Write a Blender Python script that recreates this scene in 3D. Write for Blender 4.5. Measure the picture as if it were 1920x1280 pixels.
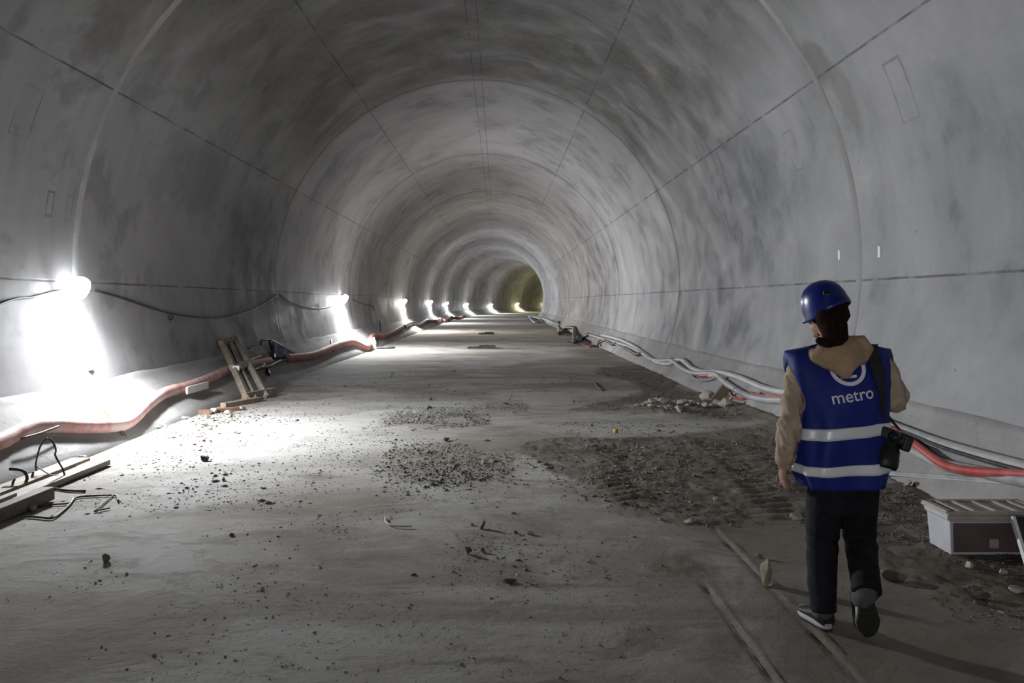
import bpy, bmesh, math, random
import numpy as np
from mathutils import Vector, Matrix, Quaternion
from mathutils.bvhtree import BVHTree

for o in list(bpy.data.objects):
    bpy.data.objects.remove(o)
C = bpy.context.scene.collection
SC = bpy.context.scene
random.seed(7)
rng = np.random.default_rng(11)

# ------------------------------------------------------------------ camera
F, CH, VX, VY = 1500.0, 1.57, 935.0, 566.0        # focal length in px, eye height, vanishing point of the tunnel
cam = bpy.data.cameras.new('camera')
cam.sensor_width = 36.0
cam.lens = F / 1920 * 36.0
cam.shift_x = (960 - VX) / 1920
cam.shift_y = -(640 - VY) / 1920
cam.clip_start, cam.clip_end = 0.05, 400
camo = bpy.data.objects.new('camera', cam)
C.objects.link(camo)
camo.location = (0, 0, CH)
camo.rotation_euler = (math.pi / 2, 0, 0)
SC.camera = camo

# ------------------------------------------------------------------ world, exposure
w = bpy.data.worlds.new('world')
SC.world = w
w.use_nodes = True
w.node_tree.nodes['Background'].inputs[0].default_value = (0.8, 0.85, 1.0, 1)
w.node_tree.nodes['Background'].inputs[1].default_value = 0.02
SC.view_settings.view_transform = 'Standard'
SC.view_settings.look = 'None'
SC.view_settings.exposure = 3.72
SC.view_settings.gamma = 1.0
SC.view_settings.use_curve_mapping = False
SC.cycles.max_bounces = 10
SC.cycles.diffuse_bounces = 8

LAMP_POWER = 200.0          # emission strength of a work lamp
LAMP_AIM = Vector((0.80, -0.06, -0.56))      # across the tunnel and down

# ------------------------------------------------------------------ tunnel dimensions
TR, TX, TZ = 4.65, -0.5, 2.02        # lining radius and centre
KZ = 0.58                            # top of the kickers
FL, FR = -4.15, 3.50                 # floor edges
RING = 9.18                          # length of one cast ring
CURVE0, CURVER = 69.0, 200.0

def path(s):
    if s <= CURVE0:
        return Vector((0, s, 0)), 0.0
    a = (s - CURVE0) / CURVER
    return Vector((CURVER * (1 - math.cos(a)), CURVE0 + CURVER * math.sin(a), 0)), a

def on_path(x, s, z):
    p, a = path(s)
    return Vector((p.x + x * math.cos(a), p.y - x * math.sin(a), z))

def xr(z):
    if z >= KZ:
        return TX + math.sqrt(max(TR * TR - (z - TZ) ** 2, 0))
    k = TX + math.sqrt(TR * TR - (KZ - TZ) ** 2)
    return FR + (k - FR) * z / KZ

def xl(z):
    if z >= KZ:
        return TX - math.sqrt(max(TR * TR - (z - TZ) ** 2, 0))
    k = TX - math.sqrt(TR * TR - (KZ - TZ) ** 2)
    return FL + (k - FL) * z / KZ

# measuring aids: a point of the photograph laid on a surface of the place
def at(px, py, Y):
    return Vector(((px - VX) / F * Y, Y, CH - (py - VY) / F * Y))

def floorpt(px, py, z=0.0):
    return at(px, py, F * (CH - z) / (py - VY))

def wallpt(px, py, r=0.0):
    Y = 3.0
    while Y < 90:
        p = at(px, py, Y)
        if p.z < r or p.x < xl(p.z) + r or p.x > xr(p.z) - r:
            return p
        Y += 0.01
    return at(px, py, Y)

# ------------------------------------------------------------------ mesh building
class MB:
    def __init__(s):
        s.v, s.f = [], []

    def add(s, verts, faces):
        n = len(s.v)
        s.v += [Vector(p) for p in verts]
        s.f += [tuple(i + n for i in f) for f in faces]
        return s

    def box(s, c, d, M=None):
        hx, hy, hz = d[0] / 2, d[1] / 2, d[2] / 2
        vs = [Vector((x * hx, y * hy, z * hz)) for x in (-1, 1) for y in (-1, 1) for z in (-1, 1)]
        if M is not None:
            vs = [M @ p for p in vs]
        return s.add([p + Vector(c) for p in vs],
                     [(0, 1, 3, 2), (4, 6, 7, 5), (0, 4, 5, 1), (2, 3, 7, 6), (0, 2, 6, 4), (1, 5, 7, 3)])

    def bar(s, a, b, wd, th, up=(0, 0, 1)):
        """a rectangular board from a to b"""
        a, b = Vector(a), Vector(b)
        t = (b - a).normalized()
        sd = t.cross(Vector(up))
        if sd.length < 1e-4:
            sd = t.cross(Vector((1, 0, 0)))
        sd.normalize()
        u = sd.cross(t)
        vs = []
        for p in (a, b):
            for (i, j) in ((-1, -1), (1, -1), (1, 1), (-1, 1)):
                vs.append(p + sd * i * wd / 2 + u * j * th / 2)
        return s.add(vs, [(3, 2, 1, 0), (4, 5, 6, 7), (0, 1, 5, 4), (1, 2, 6, 5), (2, 3, 7, 6), (3, 0, 4, 7)])

    def loft(s, rings, cap=True):
        n = len(rings[0])
        vs = [p for r in rings for p in r]
        fs = []
        for i in range(len(rings) - 1):
            for j in range(n):
                k = (j + 1) % n
                fs.append((i * n + j, i * n + k, (i + 1) * n + k, (i + 1) * n + j))
        if cap:
            fs.append(tuple(reversed(range(n))))
            fs.append(tuple((len(rings) - 1) * n + j for j in range(n)))
        return s.add(vs, fs)

    def limb(s, pts, radii, n=14, rnd=True, ref=(1, 0, 0)):
        """tube of changing elliptical section; radii are numbers or (across, deep)"""
        P = [Vector(p) for p in pts]
        Rr = [r if isinstance(r, (tuple, list)) else (r, r) for r in radii]
        frames = []
        for i in range(len(P)):
            a, b = P[max(i - 1, 0)], P[min(i + 1, len(P) - 1)]
            t = (b - a).normalized()
            x = Vector(ref) - t * Vector(ref).dot(t)
            if x.length < 1e-3:
                x = t.orthogonal()
            x.normalize()
            frames.append((t, x, t.cross(x)))
        rings = []
        def ring(c, fr, rr, k=1.0):
            return [c + fr[1] * math.cos(2 * math.pi * j / n) * rr[0] * k + fr[2] * math.sin(2 * math.pi * j / n) * rr[1] * k for j in range(n)]
        if rnd:
            m = min(Rr[0])
            rings.append(ring(P[0] - frames[0][0] * m * 0.8, frames[0], Rr[0], 0.25))
            rings.append(ring(P[0] - frames[0][0] * m * 0.5, frames[0], Rr[0], 0.78))
        for i in range(len(P)):
            rings.append(ring(P[i], frames[i], Rr[i]))
        if rnd:
            m = min(Rr[-1])
            rings.append(ring(P[-1] + frames[-1][0] * m * 0.5, frames[-1], Rr[-1], 0.78))
            rings.append(ring(P[-1] + frames[-1][0] * m * 0.8, frames[-1], Rr[-1], 0.25))
        return s.loft(rings)

    def tube(s, pts, r, n=10, step=0.06, wob=0.0, closed=False):
        Q = spline(pts, step)
        P, T, N = [], [], None
        rings = []
        ph = random.random() * 9
        for i in range(len(Q)):
            t = (Q[min(i + 1, len(Q) - 1)] - Q[max(i - 1, 0)]).normalized()
            if N is None:
                N = t.orthogonal().normalized()
            N = (N - t * N.dot(t))
            if N.length < 1e-5:
                N = t.orthogonal()
            N.normalize()
            B = t.cross(N)
            rr = r * (1 + wob * math.sin(i * 1.7 + ph) * math.sin(i * 0.61 + ph * 2))
            rings.append([Q[i] + N * math.cos(2 * math.pi * j / n) * rr + B * math.sin(2 * math.pi * j / n) * rr for j in range(n)])
        return s.loft(rings)

    def cyl(s, a, b, r1, r2=None, n=20):
        r2 = r1 if r2 is None else r2
        a, b = Vector(a), Vector(b)
        t = (b - a).normalized()
        x = t.orthogonal().normalized()
        y = t.cross(x)
        return s.loft([[c + x * math.cos(2 * math.pi * j / n) * r + y * math.sin(2 * math.pi * j / n) * r for j in range(n)]
                       for c, r in ((a, r1), (b, r2))])

    def revolve(s, prof, M, n=28, cap=True):
        """prof: (radius, height) pairs about local z"""
        return s.loft([[M @ Vector((r * math.cos(2 * math.pi * j / n), r * math.sin(2 * math.pi * j / n), h)) for j in range(n)]
                       for r, h in prof], cap)

    def ellipsoid(s, c, r, M=None, nu=20, nv=12):
        rings = []
        for i in range(1, nv):
            a = math.pi * i / nv
            ring = []
            for j in range(nu):
                b = 2 * math.pi * j / nu
                p = Vector((r[0] * math.sin(a) * math.cos(b), r[1] * math.sin(a) * math.sin(b), -r[2] * math.cos(a)))
                if M is not None:
                    p = M @ p
                ring.append(Vector(c) + p)
            rings.append(ring)
        return s.loft(rings)

    def chunk(s, c, r, seed, n=15, sit=True):
        """an angular broken stone resting with its lowest point at c.z"""
        R = random.Random(seed)
        bm = bmesh.new()
        ang = R.random() * 6.3
        for i in range(n):
            d = Vector((R.gauss(0, 1), R.gauss(0, 1), R.gauss(0, 1))).normalized() * R.uniform(0.8, 1.05)
            d = Vector((d.x * r[0], d.y * r[1], d.z * r[2]))
            d = Matrix.Rotation(ang, 3, 'Z') @ (Matrix.Rotation(R.uniform(-.3, .3), 3, 'X') @ d)
            bm.verts.new(d)
        res = bmesh.ops.convex_hull(bm, input=bm.verts[:])
        loose = [v for v in bm.verts if not v.link_faces]
        bmesh.ops.delete(bm, geom=loose, context='VERTS')
        zmin = min(v.co.z for v in bm.verts) if sit else 0
        bm.verts.index_update()
        s.add([v.co + Vector((c[0], c[1], c[2] - zmin)) for v in bm.verts], [[v.index for v in f.verts] for f in bm.faces])
        bm.free()
        return s

def spline(pts, step=0.06):
    P = [Vector(p) for p in pts]
    if len(P) == 2:
        n = max(2, int((P[1] - P[0]).length / step))
        return [P[0].lerp(P[1], i / n) for i in range(n + 1)]
    P = [P[0] * 2 - P[1]] + P + [P[-1] * 2 - P[-2]]
    out = []
    for i in range(1, len(P) - 2):
        a, b, c, d = P[i - 1], P[i], P[i + 1], P[i + 2]
        n = max(2, min(60, int((c - b).length / step)))
        for k in range(n):
            t = k / n
            out.append(0.5 * ((2 * b) + (c - a) * t + (2 * a - 5 * b + 4 * c - d) * t * t + (3 * b - a - 3 * c + d) * t ** 3))
    out.append(P[-2])
    return out

def tag(o, label=None, cat=None, group=None, kind=None):
    if label: o['label'] = label
    if cat: o['category'] = cat
    if group: o['group'] = group
    if kind: o['kind'] = kind
    return o

def thing(name, label, cat, loc, group=None):
    o = bpy.data.objects.new(name, None)
    o.empty_display_size = 0.1
    C.objects.link(o)
    o.location = loc
    return tag(o, label, cat, group)

WORLD = {}
def obj(name, mb, mat, parent=None, smooth=True, bevel=0.0, origin=None, mesh=None):
    """links a builder (in world coordinates) as one mesh object"""
    if mesh is None:
        mesh = bpy.data.meshes.new(name)
        mesh.from_pydata([tuple(v) for v in mb.v], [], mb.f)
        mesh.update()
    if parent is not None:
        off = Vector(WORLD.get(parent.name, parent.location))
    elif origin is not None:
        off = Vector(origin)
    else:
        co = np.empty(len(mesh.vertices) * 3)
        mesh.vertices.foreach_get('co', co)
        co = co.reshape(-1, 3)
        off = Vector((co[:, 0].mean(), co[:, 1].mean(), co[:, 2].min()))
    mesh.transform(Matrix.Translation(-off))
    mesh.materials.clear()
    mesh.materials.append(mat)
    if smooth:
        mesh.polygons.foreach_set('use_smooth', [True] * len(mesh.polygons))
    o = bpy.data.objects.new(name, mesh)
    C.objects.link(o)
    if parent is not None:
        o.parent = parent
        WORLD[o.name] = off
    else:
        o.location = off
        WORLD[o.name] = off
    if bevel:
        b = o.modifiers.new('bevel', 'BEVEL')
        b.width = bevel
        b.segments = 2
        b.limit_method = 'ANGLE'
        b.harden_normals = False
        if smooth:
            pass
    return o

def flat(name, mb, mat, parent=None, bevel=0.0, **k):
    return obj(name, mb, mat, parent, smooth=False, bevel=bevel, **k)

def union(mb, voxel=0.008, smooth=4, factor=0.5):
    """overlapping closed shapes -> one continuous surface"""
    me = bpy.data.meshes.new('tmp')
    me.from_pydata([tuple(v) for v in mb.v], [], mb.f)
    o = bpy.data.objects.new('tmp', me)
    C.objects.link(o)
    bm = bmesh.new(); bm.from_mesh(me)
    bmesh.ops.recalc_face_normals(bm, faces=bm.faces)
    bm.to_mesh(me); bm.free()
    m = o.modifiers.new('r', 'REMESH'); m.mode = 'VOXEL'; m.voxel_size = voxel
    if smooth:
        sm = o.modifiers.new('s', 'SMOOTH'); sm.factor = factor; sm.iterations = smooth
    dg = bpy.context.evaluated_depsgraph_get()
    out = bpy.data.meshes.new_from_object(o.evaluated_get(dg), depsgraph=dg)
    bpy.data.objects.remove(o)
    bpy.data.meshes.remove(me)
    return out

# ------------------------------------------------------------------ numpy noise
def _hash(ix, iy, seed):
    h = (ix * 374761393 + iy * 668265263 + seed * 1442695041) & 0xFFFFFFFF
    h = ((h ^ (h >> 13)) * 1274126177) & 0xFFFFFFFF
    return ((h ^ (h >> 16)) & 0xFFFF) / 65535.0

def vnoise(x, y, seed=0):
    ix, iy = np.floor(x).astype(np.int64), np.floor(y).astype(np.int64)
    fx, fy = x - ix, y - iy
    fx, fy = fx * fx * (3 - 2 * fx), fy * fy * (3 - 2 * fy)
    a, b = _hash(ix, iy, seed), _hash(ix + 1, iy, seed)
    c, d = _hash(ix, iy + 1, seed), _hash(ix + 1, iy + 1, seed)
    return (a * (1 - fx) + b * fx) * (1 - fy) + (c * (1 - fx) + d * fx) * fy

def fbm(x, y, seed=0, octv=4):
    t, amp, s = 0, 0.5, 1.0
    for k in range(octv):
        t = t + amp * vnoise(x * s, y * s, seed + k * 17)
        s *= 2.03
        amp *= 0.5
    return t / (1 - 0.5 ** octv)

def inpoly(x, y, poly):
    ins = np.zeros(x.shape, bool)
    n = len(poly)
    for i in range(n):
        x1, y1 = poly[i]
        x2, y2 = poly[(i + 1) % n]
        c = ((y1 > y) != (y2 > y))
        xi = (x2 - x1) * (y - y1) / (y2 - y1 + 1e-12) + x1
        ins ^= c & (x < xi)
    return ins

def fpoly(pts):
    return [tuple(floorpt(*p)[:2]) for p in pts]

# ------------------------------------------------------------------ materials
class NT:
    def __init__(s, name):
        s.m = bpy.data.materials.new(name)
        s.m.use_nodes = True
        s.t = s.m.node_tree
        s.b = s.t.nodes['Principled BSDF']
        s._geo = None

    def n(s, kind, **kw):
        nd = s.t.nodes.new(kind)
        for k, v in kw.items():
            setattr(nd, k, v)
        return nd

    def put(s, sock, v):
        if isinstance(v, bpy.types.NodeSocket):
            s.t.links.new(v, sock)
        else:
            sock.default_value = v

    def math(s, op, a, b=0.0, c=None, clamp=False):
        nd = s.n('ShaderNodeMath', operation=op, use_clamp=clamp)
        s.put(nd.inputs[0], a); s.put(nd.inputs[1], b)
        if c is not None:
            s.put(nd.inputs[2], c)
        return nd.outputs[0]

    def mapr(s, v, a, b, c=0.0, d=1.0, smooth=True):
        nd = s.n('ShaderNodeMapRange', interpolation_type='SMOOTHSTEP' if smooth else 'LINEAR')
        for i, q in enumerate((v, a, b, c, d)):
            s.put(nd.inputs[i], q)
        return nd.outputs[0]

    def mix(s, fac, a, b, mode='MIX'):
        nd = s.n('ShaderNodeMix', data_type='RGBA', blend_type=mode)
        s.put(nd.inputs[0], fac)
        for k, q in ((6, a), (7, b)):
            s.put(nd.inputs[k], (*q, 1) if isinstance(q, tuple) and len(q) == 3 else q)
        return nd.outputs[2]

    def coords(s, which='Object'):
        return s.n('ShaderNodeTexCoord').outputs[which]

    def mapping(s, vec, scale=(1, 1, 1), loc=(0, 0, 0), rot=(0, 0, 0)):
        nd = s.n('ShaderNodeMapping')
        s.put(nd.inputs[0], vec)
        nd.inputs['Scale'].default_value = scale
        nd.inputs['Location'].default_value = loc
        nd.inputs['Rotation'].default_value = rot
        return nd.outputs[0]

    def noise(s, vec, scale, detail=4.0, rough=0.55, dist=0.0):
        nd = s.n('ShaderNodeTexNoise')
        s.put(nd.inputs['Vector'], vec)
        nd.inputs['Scale'].default_value = scale
        nd.inputs['Detail'].default_value = detail
        nd.inputs['Roughness'].default_value = rough
        nd.inputs['Distortion'].default_value = dist
        return nd.outputs[0]

    def bump(s, h, strength=0.3, dist=0.01, normal=None):
        nd = s.n('ShaderNodeBump')
        nd.inputs['Strength'].default_value = strength
        nd.inputs['Distance'].default_value = dist
        s.put(nd.inputs['Height'], h)
        if normal is not None:
            s.put(nd.inputs['Normal'], normal)
        return nd.outputs[0]

    def done(s, col=None, rough=None, normal=None, metal=None, spec=None):
        if col is not None: s.put(s.b.inputs['Base Color'], (*col, 1) if isinstance(col, tuple) and len(col) == 3 else col)
        if rough is not None: s.put(s.b.inputs['Roughness'], rough)
        if normal is not None: s.put(s.b.inputs['Normal'], normal)
        if metal is not None: s.put(s.b.inputs['Metallic'], metal)
        if spec is not None: s.put(s.b.inputs['Specular IOR Level'], spec)
        return s.m

def simple(name, col, rough=0.6, var=0.25, scale=12.0, bump=0.15, metal=0.0, stretch=(1, 1, 1), dust=0.0, dcol=(0.42, 0.40, 0.37), spec=0.4):
    t = NT(name)
    c = t.mapping(t.coords(), stretch)
    n1 = t.noise(c, scale, 6)
    dark = tuple(x * (1 - var) for x in col)
    lite = tuple(min(1, x * (1 + var)) for x in col)
    cc = t.mix(t.mapr(n1, 0.3, 0.7), dark, lite)
    if dust:
        n2 = t.noise(t.coords(), scale * 0.35, 6, 0.65)
        cc = t.mix(t.math('MULTIPLY', t.mapr(n2, 0.38, 0.68), dust), cc, dcol)
    nb = t.noise(c, scale * 3, 4)
    return t.done(cc, rough, t.bump(nb, bump, 0.01), metal, spec)

# --- concrete of the lining
PATCHES = []          # (u, v, half length along the arc, half width along the tunnel, darkness)
def patch_at(px, py, hu, hv, dk):
    p = wallpt(px, py)
    th = math.atan2(p.z - TZ, p.x - TX)
    PATCHES.append((TR * (th - math.pi / 2), p.y, hu, hv, dk))
patch_at(48, 208, 0.26, 0.17, 0.6)
patch_at(277, 300, 0.24, 0.17, 0.22)
patch_at(93, 381, 0.14, 0.06, 0.6)
patch_at(129, 389, 0.14, 0.06, 0.3)
patch_at(1692, 168, 0.30, 0.15, 0.6)
patch_at(1488, 282, 0.26, 0.14, 0.3)
patch_at(1380, 437, 0.10, 0.12, 0.35)

SPOTS = []            # stains with a place of their own: (u, v, half length, half width, colour, strength)
def spot_at(px, py, hu, hv, col, k):
    p = wallpt(px, py)
    SPOTS.append((TR * (math.atan2(p.z - TZ, p.x - TX) - math.pi / 2), p.y, hu, hv, col, k))
spot_at(205, 50, 0.75, 0.50, (0.10, 0.097, 0.09), 0.75)
spot_at(1235, 150, 0.85, 0.22, (0.34, 0.20, 0.10), 0.75)
spot_at(570, 145, 0.7, 0.25, (0.24, 0.14, 0.08), 0.5)
spot_at(1410, 330, 0.75, 1.3, (0.12, 0.125, 0.14), 0.75)
spot_at(1530, 115, 0.35, 0.30, (0.11, 0.105, 0.09), 0.7)
spot_at(1590, 190, 0.55, 0.22, (0.15, 0.145, 0.13), 0.6)
spot_at(370, 335, 0.8, 1.5, (0.11, 0.113, 0.125), 0.45)
spot_at(1330, 60, 0.9, 0.9, (0.14, 0.145, 0.155), 0.6)
spot_at(470, 410, 0.6, 1.6, (0.12, 0.125, 0.14), 0.5)
def concrete_lining():
    t = NT('lining_concrete')
    uvn = t.n('ShaderNodeUVMap', uv_map='uv')
    sep = t.n('ShaderNodeSeparateXYZ')
    t.put(sep.inputs[0], uvn.outputs[0])
    u, v = sep.outputs[0], sep.outputs[1]
    oc = t.coords()
    big = t.noise(oc, 0.42, 7, 0.6, 0.6)
    mid = t.noise(oc, 1.5, 8, 0.62, 0.3)
    fine = t.noise(oc, 9.0, 6, 0.6)
    cmb = t.n('ShaderNodeCombineXYZ')
    t.put(cmb.inputs[0], t.math('MULTIPLY', u, 0.35)); t.put(cmb.inputs[1], t.math('MULTIPLY', v, 2.6))
    streak = t.noise(cmb.outputs[0], 1.3, 7, 0.6, 0.2)
    # tone of each ring
    wn = t.n('ShaderNodeTexWhiteNoise', noise_dimensions='1D')
    t.put(wn.inputs['W'], t.math('FLOOR', t.math('DIVIDE', v, RING)))
    tone = t.mapr(wn.outputs[0], 0, 1, 0.9, 1.08, False)
    base = t.mix(t.mapr(big, 0.32, 0.68), (0.225, 0.223, 0.232), (0.352, 0.348, 0.354))
    base = t.mix(t.math('MULTIPLY', t.mapr(streak, 0.35, 0.7), 0.3), base, (0.37, 0.367, 0.365))
    stain = t.math('MULTIPLY', t.mapr(mid, 0.5, 0.62), t.mapr(big, 0.56, 0.40))
    base = t.mix(t.math('MULTIPLY', stain, 0.62), base, (0.15, 0.152, 0.16))
    st2 = t.noise(oc, 3.1, 9, 0.7, 0.8)
    base = t.mix(t.math('MULTIPLY', t.mapr(st2, 0.6, 0.72), 0.35), base, (0.19, 0.185, 0.18))
    base = t.mix(t.math('MULTIPLY', t.mapr(st2, 0.40, 0.28), 0.25), base, (0.45, 0.445, 0.44))
    for (su, sv, hu, hv, colr, k) in SPOTS:
        du = t.math('DIVIDE', t.math('SUBTRACT', u, su), hu)
        dw = t.math('DIVIDE', t.math('SUBTRACT', v, sv), hv)
        d = t.math('SQRT', t.math('ADD', t.math('MULTIPLY', du, du), t.math('MULTIPLY', dw, dw)))
        d = t.math('ADD', d, t.math('MULTIPLY', t.math('SUBTRACT', mid, 0.5), 3.2))
        base = t.mix(t.math('MULTIPLY', t.mapr(d, 0.45, 1.05, 1, 0), k), base, colr)
    # dark smears and painted-in shade on the crown of the two nearest rings
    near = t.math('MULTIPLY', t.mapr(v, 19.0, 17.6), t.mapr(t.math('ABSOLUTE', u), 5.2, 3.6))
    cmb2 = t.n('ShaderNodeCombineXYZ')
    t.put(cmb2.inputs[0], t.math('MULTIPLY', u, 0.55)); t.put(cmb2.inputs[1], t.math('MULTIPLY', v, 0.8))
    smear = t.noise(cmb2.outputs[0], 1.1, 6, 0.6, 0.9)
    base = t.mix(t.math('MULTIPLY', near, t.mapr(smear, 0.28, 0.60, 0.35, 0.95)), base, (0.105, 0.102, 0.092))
    # a little rust seeping out
    rs = t.noise(oc, 0.55, 3, 0.5, 0.2)
    base = t.mix(t.math('MULTIPLY', t.mapr(rs, 0.70, 0.80), t.math('MULTIPLY', t.mapr(mid, 0.45, 0.6), 0.5)), base, (0.27, 0.19, 0.12))
    base = t.mix(t.mapr(fine, 0.25, 0.75, 0.0, 0.30), base, (0.265, 0.265, 0.265))
    # joints between rings and between form panels
    wob = t.math('MULTIPLY', t.math('SUBTRACT', mid, 0.5), 0.035)
    gap = t.mapr(t.noise(oc, 2.2, 4), 0.36, 0.56)
    dv = t.math('ABSOLUTE', t.math('ADD', t.math('PINGPONG', v, RING / 2), wob))
    ringj = t.math('MULTIPLY', t.mapr(dv, 0.018, 0.050, 1, 0), t.math('GREATER_THAN', v, 13.0))
    soft = t.math('MULTIPLY', t.mapr(dv, 0.02, 0.35, 1, 0), t.math('GREATER_THAN', v, 13.0))
    au = t.math('ABSOLUTE', u)
    lj = None
    for a in (92.5, 63.0, 32.0):
        d = t.math('ABSOLUTE', t.math('ADD', t.math('SUBTRACT', au, TR * math.radians(a)), t.math('MULTIPLY', wob, 0.5)))
        k = t.mapr(d, 0.006, 0.017, 1, 0)
        lj = k if lj is None else t.math('MAXIMUM', lj, k)
    for a in (0.07, -0.12):
        d = t.math('ABSOLUTE', t.math('SUBTRACT', u, a))
        lj = t.math('MAXIMUM', lj, t.mapr(d, 0.005, 0.014, 1, 0))
    lj = t.math('MULTIPLY', lj, t.math('ADD', t.math('MULTIPLY', gap, 0.75), 0.15))
    pj = None
    for (pu, pv, hu, hv, dk) in PATCHES:
        du = t.math('SUBTRACT', t.math('ABSOLUTE', t.math('SUBTRACT', u, pu)), hu)
        dw = t.math('SUBTRACT', t.math('ABSOLUTE', t.math('SUBTRACT', v, pv)), hv)
        d = t.math('ADD', t.math('ABSOLUTE', t.math('MAXIMUM', du, dw)), t.math('MULTIPLY', wob, 0.3))
        k = t.math('MULTIPLY', t.mapr(d, 0.006, 0.018, 1, 0), dk)
        pj = k if pj is None else t.math('MAXIMUM', pj, k)
    pj = t.math('MULTIPLY', pj, t.math('ADD', t.math('MULTIPLY', gap, 0.75), 0.25))
    base = t.mix(t.math('MULTIPLY', soft, 0.24), base, (0.14, 0.14, 0.14))
    groove = t.math('MAXIMUM', t.math('MAXIMUM', ringj, lj), pj)
    base = t.mix(t.math('MULTIPLY', groove, 0.80), base, (0.045, 0.043, 0.04))
    # bleed holes scattered over the shell
    vor = t.n('ShaderNodeTexVoronoi', feature='F1')
    t.put(vor.inputs['Vector'], oc); vor.inputs['Scale'].default_value = 1.9
    pit = t.mapr(vor.outputs['Distance'], 0.022, 0.034, 1, 0)
    base = t.mix(t.math('MULTIPLY', pit, 0.55), base, (0.08, 0.08, 0.08))
    tn = t.n('ShaderNodeVectorMath', operation='SCALE')
    t.put(tn.inputs[0], base); t.put(tn.inputs['Scale'], tone)
    h = t.math('ADD', t.math('MULTIPLY', mid, 0.6), t.math('MULTIPLY', fine, 0.18))
    h = t.math('SUBTRACT', h, t.math('MULTIPLY', groove, 0.9))
    return t.done(tn.outputs[0], t.mapr(mid, 0.3, 0.7, 0.55, 0.85), t.bump(h, 0.35, 0.02), spec=0.35)

def concrete_rough(name, a, b, bumpd=0.03, bs=0.5):
    t = NT(name)
    oc = t.coords()
    big = t.noise(oc, 0.8, 7, 0.65, 0.4)
    fine = t.noise(oc, 11.0, 7, 0.65)
    pit = t.noise(oc, 26.0, 4, 0.6)
    base = t.mix(t.mapr(big, 0.32, 0.68), a, b)
    base = t.mix(t.math('MULTIPLY', t.mapr(fine, 0.55, 0.75), 0.35), base, tuple(x * 0.5 for x in a))
    base = t.mix(t.math('MULTIPLY', t.mapr(pit, 0.66, 0.74), 0.5), base, tuple(x * 0.3 for x in a))
    h = t.math('ADD', t.math('MULTIPLY', fine, 0.7), t.math('MULTIPLY', pit, 0.25))
    return t.done(base, 0.85, t.bump(h, bs, bumpd), spec=0.25)

def floor_material():
    t = NT('dusty_floor')
    at_ = t.n('ShaderNodeAttribute', attribute_name='dirt')
    sep = t.n('ShaderNodeSeparateColor')
    t.put(sep.inputs[0], at_.outputs['Color'])
    mud, tint, dust = sep.outputs[0], sep.outputs[1], sep.outputs[2]
    oc = t.coords()
    big = t.noise(t.mapping(oc, (0.6, 1, 1)), 0.6, 8, 0.62, 0.9)
    mid = t.noise(t.mapping(oc, (0.55, 1, 1), rot=(0, 0, 0.25)), 2.6, 9, 0.70, 0.7)
    fine = t.noise(oc, 18, 6, 0.65)
    grit = t.noise(oc, 70, 4, 0.7)
    base = t.mix(t.mapr(big, 0.32, 0.66), (0.25, 0.218, 0.183), (0.48, 0.462, 0.43))
    base = t.mix(t.math('MULTIPLY', t.mapr(mid, 0.50, 0.64), 0.65), base, (0.175, 0.152, 0.126))
    base = t.mix(t.math('MULTIPLY', t.mapr(mid, 0.46, 0.30), 0.5), base, (0.52, 0.51, 0.49))
    fl2 = t.noise(t.mapping(oc, (0.5, 1.0, 1), rot=(0, 0, -0.3)), 6.5, 8, 0.72, 0.8)
    base = t.mix(t.math('MULTIPLY', t.mapr(fl2, 0.55, 0.68), 0.5), base, (0.165, 0.142, 0.118))
    base = t.mix(t.math('MULTIPLY', t.mapr(fl2, 0.44, 0.33), 0.35), base, (0.50, 0.485, 0.455))
    base = t.mix(t.math('MULTIPLY', dust, 0.65), base, (0.55, 0.545, 0.53))
    base = t.mix(t.math('MULTIPLY', tint, 0.75), base, t.mix(t.mapr(mid, 0.3, 0.7), (0.13, 0.095, 0.07), (0.27, 0.215, 0.17)))
    mudc = t.mix(t.mapr(mid, 0.3, 0.7), (0.105, 0.085, 0.066), (0.225, 0.188, 0.148))
    base = t.mix(t.math('MULTIPLY', mud, t.mapr(t.noise(oc, 1.7, 8, 0.7, 0.6), 0.30, 0.5, 0.55, 1.0)), base, mudc)
    base = t.mix(t.math('MULTIPLY', t.mapr(fine, 0.58, 0.72), 0.35), base, (0.10, 0.09, 0.078))
    base = t.mix(t.math('MULTIPLY', t.mapr(grit, 0.64, 0.74), 0.35), base, (0.09, 0.08, 0.07))
    h = t.math('ADD', t.math('MULTIPLY', fine, 0.6), t.math('MULTIPLY', grit, 0.35))
    h = t.math('ADD', h, t.math('MULTIPLY', mid, 1.2))
    return t.done(base, 0.88, t.bump(h, 0.55, 0.022), spec=0.25)

M = {}
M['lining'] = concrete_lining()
M['floor'] = floor_material()
M['kicker'] = concrete_rough('kicker_concrete', (0.27, 0.262, 0.25), (0.39, 0.38, 0.37))
M['mortar'] = concrete_rough('joint_mortar', (0.27, 0.265, 0.26), (0.37, 0.365, 0.36), 0.012)
M['pale_stone'] = concrete_rough('broken_concrete', (0.31, 0.285, 0.245), (0.48, 0.45, 0.40), 0.01)
M['slab_stone'] = concrete_rough('yellowish_stone', (0.22, 0.19, 0.13), (0.34, 0.30, 0.22), 0.015)
M['dark_stone'] = concrete_rough('dark_stone', (0.075, 0.065, 0.055), (0.14, 0.125, 0.105), 0.01)
M['brown_stone'] = concrete_rough('brown_clod', (0.15, 0.115, 0.082), (0.24, 0.195, 0.145), 0.012)
M['gravel'] = concrete_rough('grit', (0.10, 0.09, 0.078), (0.27, 0.25, 0.225), 0.006)
M['wood'] = simple('raw_timber', (0.30, 0.24, 0.175), 0.75, 0.35, 5, 0.3, stretch=(6, 0.8, 6), dust=0.45)
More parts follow.
